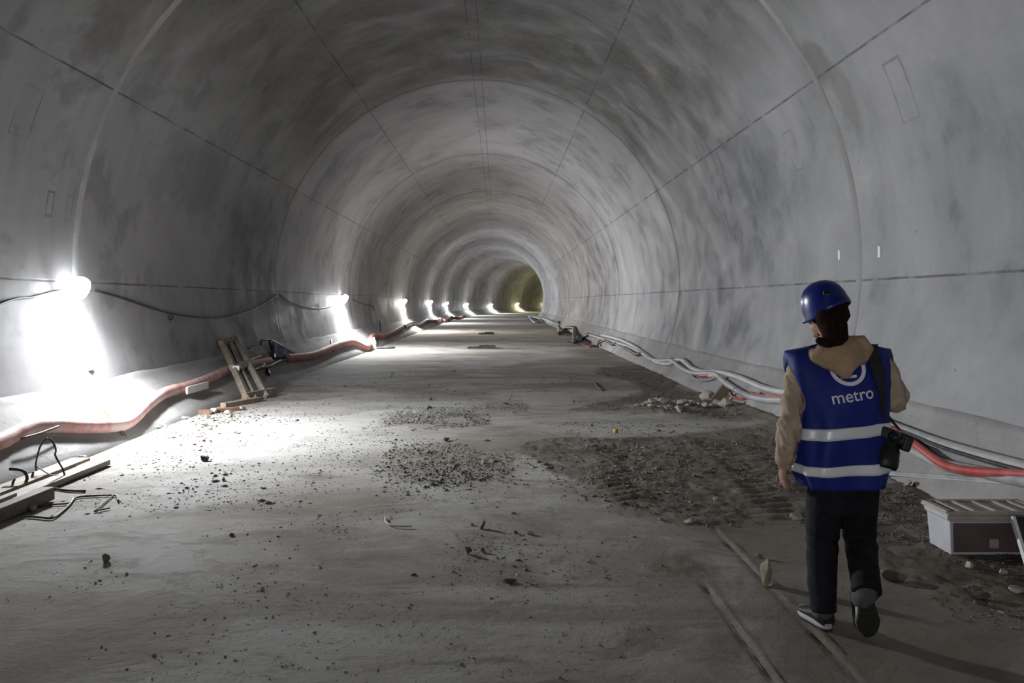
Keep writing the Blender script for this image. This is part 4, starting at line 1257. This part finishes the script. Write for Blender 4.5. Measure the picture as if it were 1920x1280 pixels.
def build_person():
    hc = L(1549, 585, 0.01)                         # middle of the head
    Rh = Matrix.Rotation(math.radians(28), 3, 'Z') @ Matrix.Rotation(math.radians(-12), 3, 'X')
    # --- body, one continuous surface
    b = MB()
    b.ellipsoid(hc, (0.073, 0.093, 0.112), Rh)
    b.ellipsoid(hc + Rh @ Vector((0, 0.03, -0.055)), (0.055, 0.062, 0.062), Rh)
    b.limb([hc + Rh @ Vector((0, 0.088, 0.02)), hc + Rh @ Vector((0, 0.108, -0.022))], [0.010, 0.014], 10)
    b.ellipsoid(hc + Rh @ Vector((0, 0.088, -0.060)), (0.024, 0.012, 0.009), Rh)
    b.ellipsoid(hc + Rh @ Vector((0, 0.080, -0.095)), (0.020, 0.016, 0.015), Rh)
    for sx in (-1, 1):
        b.ellipsoid(hc + Rh @ Vector((sx * 0.074, -0.005, -0.012)), (0.010, 0.020, 0.032), Rh)
        b.ellipsoid(hc + Rh @ Vector((sx * 0.032, 0.084, 0.004)), (0.014, 0.010, 0.009), Rh)
    b.limb([hc + Vector((0, -0.02, -0.06)), L(1570, 655, 0.0), L(1573, 680, 0.0)], [0.052, 0.054, 0.075], 16)
    b.limb([L(1573, 680), L(1574, 740), L(1576, 800), L(1577, 860), L(1578, 900)], [(0.15, 0.07), (0.155, 0.10), (0.135, 0.09), (0.145, 0.10), (0.15, 0.11)], 20)
    # arms
    b.limb([L(1500, 672), L(1490, 730, -0.02), L(1484, 785, -0.03)], [0.045, 0.042, 0.036], 14)
    b.limb([L(1484, 785, -0.03), L(1474, 835, -0.01), L(1468, 874, 0.02)], [0.036, 0.031, 0.023], 14)
    b.limb([L(1648, 668), L(1668, 715, -0.03), L(1678, 752, -0.04)], [0.045, 0.042, 0.037], 14)
    elb = L(1678, 752, -0.04)
    wr = Vector((PX + 0.12, YP + 0.20, 1.12))
    b.limb([elb, elb.lerp(wr, 0.5), wr], [0.037, 0.033, 0.024], 14)
    # left hand: palm, four fingers, thumb
    w0 = L(1468, 872, 0.02)
    pe = L(1467, 893, 0.03)
    b.limb([w0, w0.lerp(pe, 0.5), pe], [(0.017, 0.024), (0.016, 0.035), (0.015, 0.036)], 12, ref=(1, 0, 0))
    for k, (oy, ln) in enumerate(((0.028, 0.066), (0.010, 0.074), (-0.010, 0.070), (-0.028, 0.056))):
        a = pe + Vector((0.0, oy, 0.006))
        q1 = a + Vector((0.004, 0.003, -0.45 * ln)); q2 = q1 + Vector((0.013, 0.004, -0.32 * ln)); q3 = q2 + Vector((0.016, 0.004, -0.20 * ln))
        b.limb([a, q1, q2, q3], [0.0088, 0.0085, 0.0078, 0.0068], 8)
    tb = w0.lerp(pe, 0.25) + Vector((0.010, 0.026, 0))
    b.limb([tb, tb + Vector((0.012, 0.020, -0.026)), tb + Vector((0.018, 0.024, -0.052))], [0.012, 0.010, 0.008], 8)
    # right hand closed on the strap in front of the chest
    pe2 = wr + Vector((-0.045, 0.012, 0.055))
    b.limb([wr, wr.lerp(pe2, 0.5), pe2], [(0.024, 0.018), (0.035, 0.017), (0.036, 0.016)], 12, ref=(0.7, 0, 0.7))
    for k, off in enumerate((-0.027, -0.009, 0.009, 0.027)):
        a = pe2 + Vector((off * 0.7, 0, off * 0.7))
        q1 = a + Vector((-0.026, 0.012, 0.020)); q2 = q1 + Vector((-0.010, -0.022, 0.004)); q3 = q2 + Vector((0.010, -0.016, -0.006))
        b.limb([a, q1, q2, q3], [0.009, 0.0085, 0.008, 0.007], 8)
    tb = wr.lerp(pe2, 0.35) + Vector((0.018, -0.006, 0.022))
    b.limb([tb, tb + Vector((-0.004, -0.026, 0.022)), tb + Vector((-0.022, -0.034, 0.030))], [0.011, 0.010, 0.008], 8)
    # legs
    hipL, hipR = L(1548, 915, 0.0), L(1606, 915, 0.0)
    kneL, kneR = L(1543, 1020, 0.06), L(1612, 1015, 0.05)
    ankL, ankR = L(1545, 1150, 0.04), L(1624, 1114, -0.14)
    b.limb([hipL, hipL.lerp(kneL, 0.5), kneL], [0.075, 0.065, 0.048], 14)
    b.limb([kneL, kneL.lerp(ankL, 0.35), ankL], [0.048, 0.048, 0.032], 14)
    b.limb([hipR, hipR.lerp(kneR, 0.5), kneR], [0.075, 0.065, 0.048], 14)
    b.limb([kneR, kneR.lerp(ankR, 0.35), ankR], [0.048, 0.048, 0.032], 14)
    obj('body', None, M['skin'], person, mesh=union(b, 0.0050, 3))

    # --- trousers
    tr = MB()
    tr.limb([L(1578, 885), L(1578, 915), L(1578, 938)], [(0.165, 0.115), (0.172, 0.118), (0.150, 0.105)], 22)
    tr.limb([L(1550, 915), L(1545, 965, 0.03), L(1541, 1015, 0.06), L(1541, 1075, 0.06), L(1543, 1130, 0.04), L(1544, 1146, 0.035)],
            [(0.098, 0.105), (0.084, 0.092), (0.075, 0.080), (0.068, 0.073), (0.061, 0.066), (0.060, 0.066)], 18, rnd=False)
    tr.limb([L(1607, 915), L(1609, 960, 0.03), L(1612, 1008, 0.05), L(1618, 1055, -0.04), L(1624, 1100, -0.13), L(1625, 1112, -0.15)],
            [(0.098, 0.105), (0.086, 0.094), (0.074, 0.080), (0.067, 0.073), (0.066, 0.069), (0.066, 0.068)], 18, rnd=False)
    me = union(tr, 0.0075, 4)
    co = np.empty(len(me.vertices) * 3); me.vertices.foreach_get('co', co); co = co.reshape(-1, 3)
    wv = fbm(co[:, 0] * 22 + co[:, 1] * 14, co[:, 2] * 16 + co[:, 0] * 9, 5, 3) - 0.5
    wv += 0.5 * np.sin(co[:, 2] * 95 + co[:, 0] * 25) * np.exp(-((co[:, 2] - 0.43) / 0.07) ** 2) * 0.6
    nm = np.empty(len(me.vertices) * 3); me.vertices.foreach_get('normal', nm); nm = nm.reshape(-1, 3)
    co += nm * (wv * 0.012)[:, None]
    me.vertices.foreach_set('co', co.ravel()); me.update()
    obj('trousers', None, M['trousers'], person, mesh=me)

    # --- jacket with sleeves
    j = MB()
    j.limb([L(1572, 668), L(1573, 700), L(1575, 760), L(1577, 820), L(1578, 880)], [(0.13, 0.085), (0.175, 0.105), (0.165, 0.118), (0.16, 0.118), (0.17, 0.122)], 22)
    j.limb([L(1505, 676), L(1496, 705, -0.01), L(1489, 745, -0.02), L(1484, 790, -0.03), L(1476, 830, -0.015), L(1470, 862, 0.01), L(1468, 873, 0.02)],
           [0.062, 0.062, 0.056, 0.053, 0.048, 0.042, 0.036], 16, rnd=False)
    j.limb([L(1645, 672), L(1662, 700, -0.02), L(1674, 728, -0.035), L(1680, 752, -0.04)], [0.062, 0.060, 0.056, 0.053], 16)
    j.limb([L(1680, 752, -0.04), elb.lerp(wr, 0.5), elb.lerp(wr, 0.95)], [0.053, 0.048, 0.040], 16)
    me = union(j, 0.0075, 4)
    co = np.empty(len(me.vertices) * 3); me.vertices.foreach_get('co', co); co = co.reshape(-1, 3)
    nm = np.empty(len(me.vertices) * 3); me.vertices.foreach_get('normal', nm); nm = nm.reshape(-1, 3)
    wv = fbm(co[:, 0] * 30 + co[:, 1] * 30, co[:, 2] * 18 + co[:, 0] * 30, 9, 3) - 0.5
    arm = np.clip((PX - 0.17 - co[:, 0]) / 0.03, 0, 1) + np.clip((co[:, 0] - PX - 0.20) / 0.03, 0, 1)
    co += nm * (wv * 0.038 * np.clip(arm, 0, 1))[:, None]
    me.vertices.foreach_set('co', co.ravel()); me.update()
    jk = obj('jacket', None, M['jacket'], person, mesh=me)

    # --- hood lying on the back
    h = MB()
    h.limb([L(1562, 646, -0.075), L(1577, 660, -0.11), L(1580, 676, -0.14), L(1583, 692, -0.155), L(1586, 702, -0.155)],
           [(0.105, 0.045), (0.135, 0.050), (0.105, 0.046), (0.062, 0.038), (0.030, 0.026)], 20)
    h.limb([L(1522, 662, -0.05), L(1530, 668, -0.10), L(1555, 680, -0.135)], [0.026, 0.034, 0.036], 14)
    h.limb([L(1598, 640, -0.06), L(1612, 640, -0.08), L(1622, 654, -0.09), L(1612, 672, -0.12)], [0.030, 0.038, 0.040, 0.036], 14)
    ringp = [L(1572, 655) + Vector((0.095 * math.cos(a), 0.085 * math.sin(a), 0.022 * math.cos(a))) for a in [k * math.pi / 6 for k in range(13)]]
    h.tube(ringp, 0.036, 12, 0.03)
    obj('hood', None, M['hood'], jk, mesh=union(h, 0.007, 4))
    WORLD[jk.name] = PB

    # --- vest
    ZH, NT_, NA = 0.704, 46, 72
    prof = [  # z, half width, half depth, centre x
        (0.704, 0.184, 0.142, 0.000), (0.79, 0.212, 0.150, -0.008), (0.90, 0.202, 0.148, -0.006), (1.02, 0.193, 0.145, 0.000),
        (1.10, 0.205, 0.146, -0.004), (1.18, 0.228, 0.140, -0.010), (1.26, 0.246, 0.118, -0.014), (1.315, 0.250, 0.088, -0.016), (1.345, 0.246, 0.050, -0.016)]
    def vp(t, a, out=0.0):
        zz = prof[0][0] + (prof[-1][0] - prof[0][0]) * t
        for i in range(len(prof) - 1):
            if zz <= prof[i + 1][0] + 1e-9:
                k = (zz - prof[i][0]) / (prof[i + 1][0] - prof[i][0])
                k2 = k
                wd, dp, cx = [prof[i][q] * (1 - k2) + prof[i + 1][q] * k2 for q in (1, 2, 3)]
                break
        ca, sa = math.cos(a), math.sin(a)
        e = 0.72
        x = wd * math.copysign(abs(ca) ** e, ca)
        y = dp * math.copysign(abs(sa) ** e, sa)
        fold = 0.008 * math.sin(a * 9 + t * 3) * (1 - t) + 0.008 * math.sin(a * 5 - t * 7 + 1.0)
        k = 1 + (fold + out) / max(0.08, math.hypot(x, y))
        # the cloth runs slightly up to the right; shoulders slope from the neck
        z = zz + 0.10 * x * (0.25 + 0.75 * math.sin(math.pi * min(t * 1.2, 1))) + t ** 4 * (0.045 * (1 - min(abs(x) / 0.25, 1)) - 0.006)
        return Vector((PX + cx + x * k, YP + y * k, z))
    v = MB()
    def edge(zz):                                   # how far the armhole bites into each panel
        k = (zz - 1.045) / 0.245
        if k <= 0 or k >= 1:
            return 0.0
        return 0.52 * math.sin(math.pi * k ** 0.75) ** 0.8
    NH = NA // 2
    rows = []
    for i in range(NT_ + 1):
        t = i / NT_
        e = edge(0.704 + 0.641 * t)
        row = []
        for half in (0, 1):                         # front panel, then back panel
            for q in range(NH + 1):
                row.append(vp(t, math.pi * half + e + (math.pi - 2 * e) * q / NH))
        rows.append(row)
    W2 = 2 * (NH + 1)
    vs = [p for r in rows for p in r]
    fs = []
    for i in range(NT_):
        for q in range(W2 - 1):
            if q == NH:
                continue
            fs.append((i * W2 + q, i * W2 + q + 1, (i + 1) * W2 + q + 1, (i + 1) * W2 + q))
    top = NT_ * W2
    for q in range(NH):                             # join front and back over the shoulders, neck left open
        a = math.pi * (q + 0.5) / NH
        if abs(math.cos(a)) > 0.42:
            b0, b1 = top + W2 - 1 - q, top + W2 - 2 - q
            fs.append((top + q, top + q + 1, b1, b0))
    v.add(vs, fs)
    ve = obj('vest', v, M['vest'], person)
    wl = ve.modifiers.new('w', 'WELD'); wl.merge_threshold = 0.0005
    so = ve.modifiers.new('s', 'SOLIDIFY'); so.thickness = 0.004; so.offset = 0
    WORLD[ve.name] = PB
    # reflective bands
    for (py0, py1) in ((801, 823), (873, 893)):
        t0 = (1.57 - (py1 - VY) * YP / F + 0.055 - 0.704 + 0.012) / 0.641
        zc0 = CH - (py1 - 566) * (YP - 0.145) / F
        zc1 = CH - (py0 - 566) * (YP - 0.145) / F
        k0, k1 = (zc0 - 0.704) / 0.641, (zc1 - 0.704) / 0.641
        m = MB()
        n = 4
        pts = [vp(k0 + (k1 - k0) * i / n, 2 * math.pi * q / NA, 0.006) for i in range(n + 1) for q in range(NA)]
        m.add(pts, [(i * NA + q, i * NA + (q + 1) % NA, (i + 1) * NA + (q + 1) % NA, (i + 1) * NA + q) for i in range(n) for q in range(NA)])
        bo = obj('reflective_band', m, M['reflective'], ve)
        s2 = bo.modifiers.new('s', 'SOLIDIFY'); s2.thickness = 0.003
    # lettering and emblem on the back
    bvh = BVHTree.FromPolygons([tuple(p) for p in v.v], v.f)
    def drape(p, out=0.006):
        hit = bvh.ray_cast(Vector((p[0], YP - 1.0, p[1])), Vector((0, 1, 0)))
        y = hit[0].y if hit[0] is not None else YP - 0.14
        return Vector((p[0], y - out, p[1]))
    cu = bpy.data.curves.new('t', 'FONT')
    cu.body = 'metro'
    cu.size = 1.0
    cu.offset = 0.008
    to = bpy.data.objects.new('t', cu)
    C.objects.link(to)
    dg = bpy.context.evaluated_depsgraph_get()
    tm = bpy.data.meshes.new_from_object(to.evaluated_get(dg), depsgraph=dg)
    bpy.data.objects.remove(to)
    bmt = bmesh.new(); bmt.from_mesh(tm)
    bmesh.ops.triangulate(bmt, faces=bmt.faces)
    bmesh.ops.subdivide_edges(bmt, edges=[e for e in bmt.edges if e.calc_length() > 0.12], cuts=2)
    xs = [q.co.x for q in bmt.verts]
    wx = max(xs) - min(xs)
    A, B_ = L(1563, 758, -0.145), L(1638, 745, -0.145)
    sc = (B_ - A).length / wx
    dr = Vector((B_.x - A.x, B_.z - A.z)).normalized()
    up2 = Vector((-dr.y, dr.x))
    for q in bmt.verts:
        u, w_ = (q.co.x - min(xs)) * sc, q.co.y * sc * 1.05
        q.co = drape((A.x + dr.x * u + up2.x * w_, A.z + dr.y * u + up2.y * w_))
    bmt.to_mesh(tm); bmt.free()
    lo = obj('lettering', None, M['print'], ve, mesh=tm, smooth=False)
    s3 = lo.modifiers.new('s', 'SOLIDIFY'); s3.thickness = 0.002
    cc = L(1593, 690, -0.145)
    m = MB()
    N = 48
    ro, ri = 33 * 3.66 / F, 26 * 3.66 / F
    pts = []
    for k in range(N):
        a = 2 * math.pi * k / N
        for r in (ri, ro):
            pts.append(drape((cc.x + r * math.cos(a), cc.z + r * math.sin(a))))
    m.add(pts, [(2 * k, 2 * k + 1, 2 * ((k + 1) % N) + 1, 2 * ((k + 1) % N)) for k in range(N)])
    bar = []
    for k in range(9):
        u = -0.035 + 0.035 * k / 4
        for z_ in (-0.046, -0.034):
            bar.append(drape((cc.x + u, cc.z + z_ + u * 0.1)))
    m.add(bar, [(2 * k, 2 * k + 2, 2 * k + 3, 2 * k + 1) for k in range(8)])
    em = obj('emblem', m, M['print'], ve, smooth=False)
    s4 = em.modifiers.new('s', 'SOLIDIFY'); s4.thickness = 0.002

    # --- hair
    hr = MB()
    hr.ellipsoid(hc + Rh @ Vector((0, -0.012, 0.012)), (0.083, 0.096, 0.115), Rh)
    hr.limb([L(1555, 590, -0.07), L(1564, 612, -0.085), L(1566, 632, -0.095), L(1562, 646, -0.115)], [(0.068, 0.05), (0.062, 0.05), (0.060, 0.045), (0.046, 0.035)], 16)
    hr.limb([L(1535, 638, -0.115), L(1553, 647, -0.125), L(1575, 648, -0.125)], [0.018, 0.026, 0.022], 12)
    hr.limb([L(1524, 590, 0.03), L(1522, 606, 0.04), L(1527, 618, 0.04), L(1537, 628, 0.0)], [0.014, 0.011, 0.009, 0.008], 8)
    hr.limb([L(1536, 594, -0.03), L(1535, 608, -0.035), L(1541, 620, -0.05), L(1550, 632, -0.08)], [0.013, 0.010, 0.010, 0.014], 10)
    hr.limb([L(1586, 582, -0.02), L(1590, 592, -0.02), L(1587, 602, -0.03)], [0.016, 0.013, 0.007], 8)
    obj('hair', None, M['hair'], person, mesh=union(hr, 0.005, 2))

    # --- helmet
    Rm = Matrix.Rotation(math.radians(22), 3, 'Z') @ Matrix.Rotation(math.radians(-15), 3, 'Y') @ Matrix.Rotation(math.radians(-13), 3, 'X')
    Mh = Matrix.Translation(L(1551, 582, 0.0)) @ Rm.to_4x4()
    hm = MB()
    prof_h = [(1.015, -0.022), (1.015, -0.012), (1.0, 0.0), (0.985, 0.03), (0.93, 0.065), (0.82, 0.098), (0.63, 0.124), (0.38, 0.140), (0.12, 0.146)]
    rings = []
    nn = 40
    for (k, z_) in prof_h:
        ring = []
        for q in range(nn):
            a = 2 * math.pi * q / nn
            back = max(0, -math.sin(a))
            front = max(0, math.sin(a))
            lift = (0.034 * back - 0.006 * front) if z_ < 0.02 else 0
            ring.append(Mh @ Vector((0.099 * k * math.cos(a), (0.124 + (0.03 * front if k > 1.0 else 0)) * k * math.sin(a), z_ + lift)))
        rings.append(ring)
    hm.loft(rings, cap=False)
    n0 = len(hm.v)
    hm.f.append(tuple(range(n0 - nn, n0)))
    he = obj('helmet', hm, M['helmet'], person)
    s5 = he.modifiers.new('s', 'SOLIDIFY'); s5.thickness = 0.006; s5.offset = -1
    WORLD[he.name] = PB
    bq = BVHTree.FromPolygons([tuple(p) for p in hm.v], hm.f)
    c1 = L(1554.5, 549, -0.115)
    pts = []
    for i in range(5):
        for k in range(5):
            o_ = Vector((c1.x - 0.015 + 0.03 * i / 4, YP - 1, c1.z - 0.011 + 0.022 * k / 4))
            hit = bq.ray_cast(o_, Vector((0, 1, 0)))
            pts.append((hit[0] if hit[0] is not None else o_ + Vector((0, 0.9, 0))) + Vector((0, -0.002, 0)))
    st = MB().add(pts, [(i * 5 + k, i * 5 + k + 1, (i + 1) * 5 + k + 1, (i + 1) * 5 + k) for i in range(4) for k in range(4)])
    so2 = obj('sticker', st, M['black_plastic'], he)
    so2.modifiers.new('s', 'SOLIDIFY').thickness = 0.002

    # --- shoes
    def shoe(heel, toe, sole_dir, name='shoe'):
        yv = (toe - heel).normalized()
        zv = -(sole_dir - yv * sole_dir.dot(yv)).normalized()
        xv = yv.cross(zv) * 1.22
        ln = (toe - heel).length
        def P(x, y, z): return heel + xv * x + yv * (y * ln) + zv * z
        u = MB()
        rings = []
        n = 16
        for (y, wd, zt) in ((0.0, 0.022, 0.050), (0.03, 0.032, 0.085), (0.15, 0.037, 0.098), (0.30, 0.038, 0.092), (0.45, 0.041, 0.074), (0.62, 0.046, 0.060), (0.80, 0.046, 0.050), (0.93, 0.034, 0.040), (1.0, 0.016, 0.030)):
            ring = []
            for q in range(n):
                a = 2 * math.pi * q / n
                ca, sa = math.cos(a), math.sin(a)
                ring.append(P(wd * math.copysign(abs(ca) ** 0.7, ca), y, 0.022 + (zt - 0.022) * (0.5 + 0.5 * math.copysign(abs(sa) ** 0.8, sa))))
            rings.append(ring)
        u.loft(rings)
        so_ = obj(name, u, M['shoe'], person)
        WORLD[so_.name] = PB
        outl = []
        N = 28
        for q in range(N):
            a = 2 * math.pi * q / N
            y = 0.5 - 0.52 * math.cos(a)
            wd = 0.036 + 0.012 * math.exp(-((y - 0.7) / 0.25) ** 2) - 0.002
            outl.append((wd * math.copysign(abs(math.sin(a)) ** 0.6, math.sin(a)), y))
        mid = MB().loft([[P(x, y, 0.010) for x, y in outl], [P(x * 1.03, y, 0.018) for x, y in outl], [P(x, y, 0.034) for x, y in outl]])
        obj('midsole', mid, M['midsole'], so_)
        osl = MB().loft([[P(x * 0.96, y, 0.0) for x, y in outl], [P(x * 1.0, y, 0.010) for x, y in outl]])
        obj('outsole', osl, M['shoe_sole'], so_, smooth=False)
        return so_
    hl = floorpt(1553, 1184); hl.z = 0.002 + gz(hl.x, hl.y)
    tl = floorpt(1508, 1150); tl.z = 0.002 + gz(tl.x, tl.y)
    d = (tl - hl); tl = hl + d.normalized() * 0.245
    shoe(hl, tl, Vector((0, 0, -1)))
    toe = floorpt(1632, 1200); toe.z = 0.018
    heel = at(1625, 1126, toe.y - 0.085)
    d = heel - toe; heel = toe + d.normalized() * 0.245
    shoe(heel, toe, Vector((0.05, -1, -0.35)))
    sk = MB().limb([L(1624, 1092, -0.13), L(1625, 1114, -0.15), heel + Vector((0.0, 0.055, -0.03))], [0.048, 0.049, 0.046], 14)
    obj('sock', sk, M['sock'], person)
    sk = MB().limb([L(1544, 1140, 0.04), hl + Vector((-0.01, 0.045, 0.06))], [0.047, 0.043], 14)
    obj('sock', sk, M['sock'], person)

build_person()

# ------------------------------------------------------------------ the camera on its strap
def camera_thing():
    c = L(1676, 817, -0.10)
    t = thing('camera', 'black photo camera hanging lens down at the right hip of the person', 'camera', c)
    Rm = Matrix.Rotation(math.radians(20), 4, 'Y') @ Matrix.Rotation(math.radians(-15), 4, 'Z')
    Mx = Matrix.Translation(c) @ Rm
    def P(x, y, z): return Mx @ Vector((x, y, z))
    b = MB()
    # body: broad and thin, lens mount on the underside
    b.box(c, (0.140, 0.095, 0.055), Rm.to_3x3())
    b.box(P(0.055, -0.012, -0.012), (0.038, 0.085, 0.075), Rm.to_3x3())
    body = obj('camera_body', b, M['black_plastic'], t, smooth=False, bevel=0.010)
    b = MB().limb([P(-0.005, -0.045, 0.0), P(-0.005, -0.066, -0.004)], [(0.034, 0.026), (0.022, 0.020)], 12)
    obj('viewfinder_hump', b, M['black_plastic'], t)
    a0, a1 = P(-0.012, 0.0, -0.02), L(1659, 878, -0.12)
    ax = (a1 - a0)
    b = MB()
    zq = ax.normalized()
    x_ = zq.orthogonal().normalized(); y_ = zq.cross(x_)
    Q = Matrix((x_, y_, zq)).transposed().to_4x4()
    ln = ax.length
    b.revolve([(0.040, 0.0), (0.046, 0.02), (0.047, ln * 0.33), (0.052, ln * 0.37), (0.053, ln * 0.6), (0.055, ln * 0.64), (0.054, ln * 0.9), (0.047, ln), (0.044, ln * 0.95), (0.03, ln * 0.9)], Matrix.Translation(a0) @ Q, 28)
    obj('lens', b, M['lens_rubber'], t)
    # strap: broad over the shoulder, narrow down to the lugs
    path_ = [(L(1663, 800, -0.10), 0.006), (L(1659, 785, -0.115), 0.007), (L(1656, 765, -0.130), 0.012), (L(1655, 745, -0.142), 0.024), (L(1650, 715, -0.148), 0.027), (L(1643, 685, -0.140), 0.028),
             (L(1638, 664, -0.098), 0.028), (L(1635, 651, -0.065), 0.028), (L(1634, 646, -0.015), 0.028), (L(1634, 648, 0.03), 0.027), (L(1633, 664, 0.085), 0.025), (L(1632, 700, 0.135), 0.02),
             (L(1638, 740, 0.155), 0.012), (L(1660, 775, 0.13), 0.008), (L(1682, 800, 0.02), 0.006), (L(1686, 806, -0.08), 0.006)]
    Qs = spline([p for p, _ in path_], 0.02)
    ws = np.interp(np.linspace(0, 1, len(Qs)), np.linspace(0, 1, len(path_)), [w_ for _, w_ in path_])
    rings = []
    for i, q in enumerate(Qs):
        tn = (Qs[min(i + 1, len(Qs) - 1)] - Qs[max(i - 1, 0)]).normalized()
        sx = Vector((1, 0, 0)) - tn * tn.x
        sx.normalize()
        nn = tn.cross(sx)
        rings.append([q + sx * ws[i] + nn * 0.0016, q - sx * ws[i] + nn * 0.0016, q - sx * ws[i] - nn * 0.0016, q + sx * ws[i] - nn * 0.0016])
    obj('strap', MB().loft(rings), M['strap'], t, smooth=False)
camera_thing()
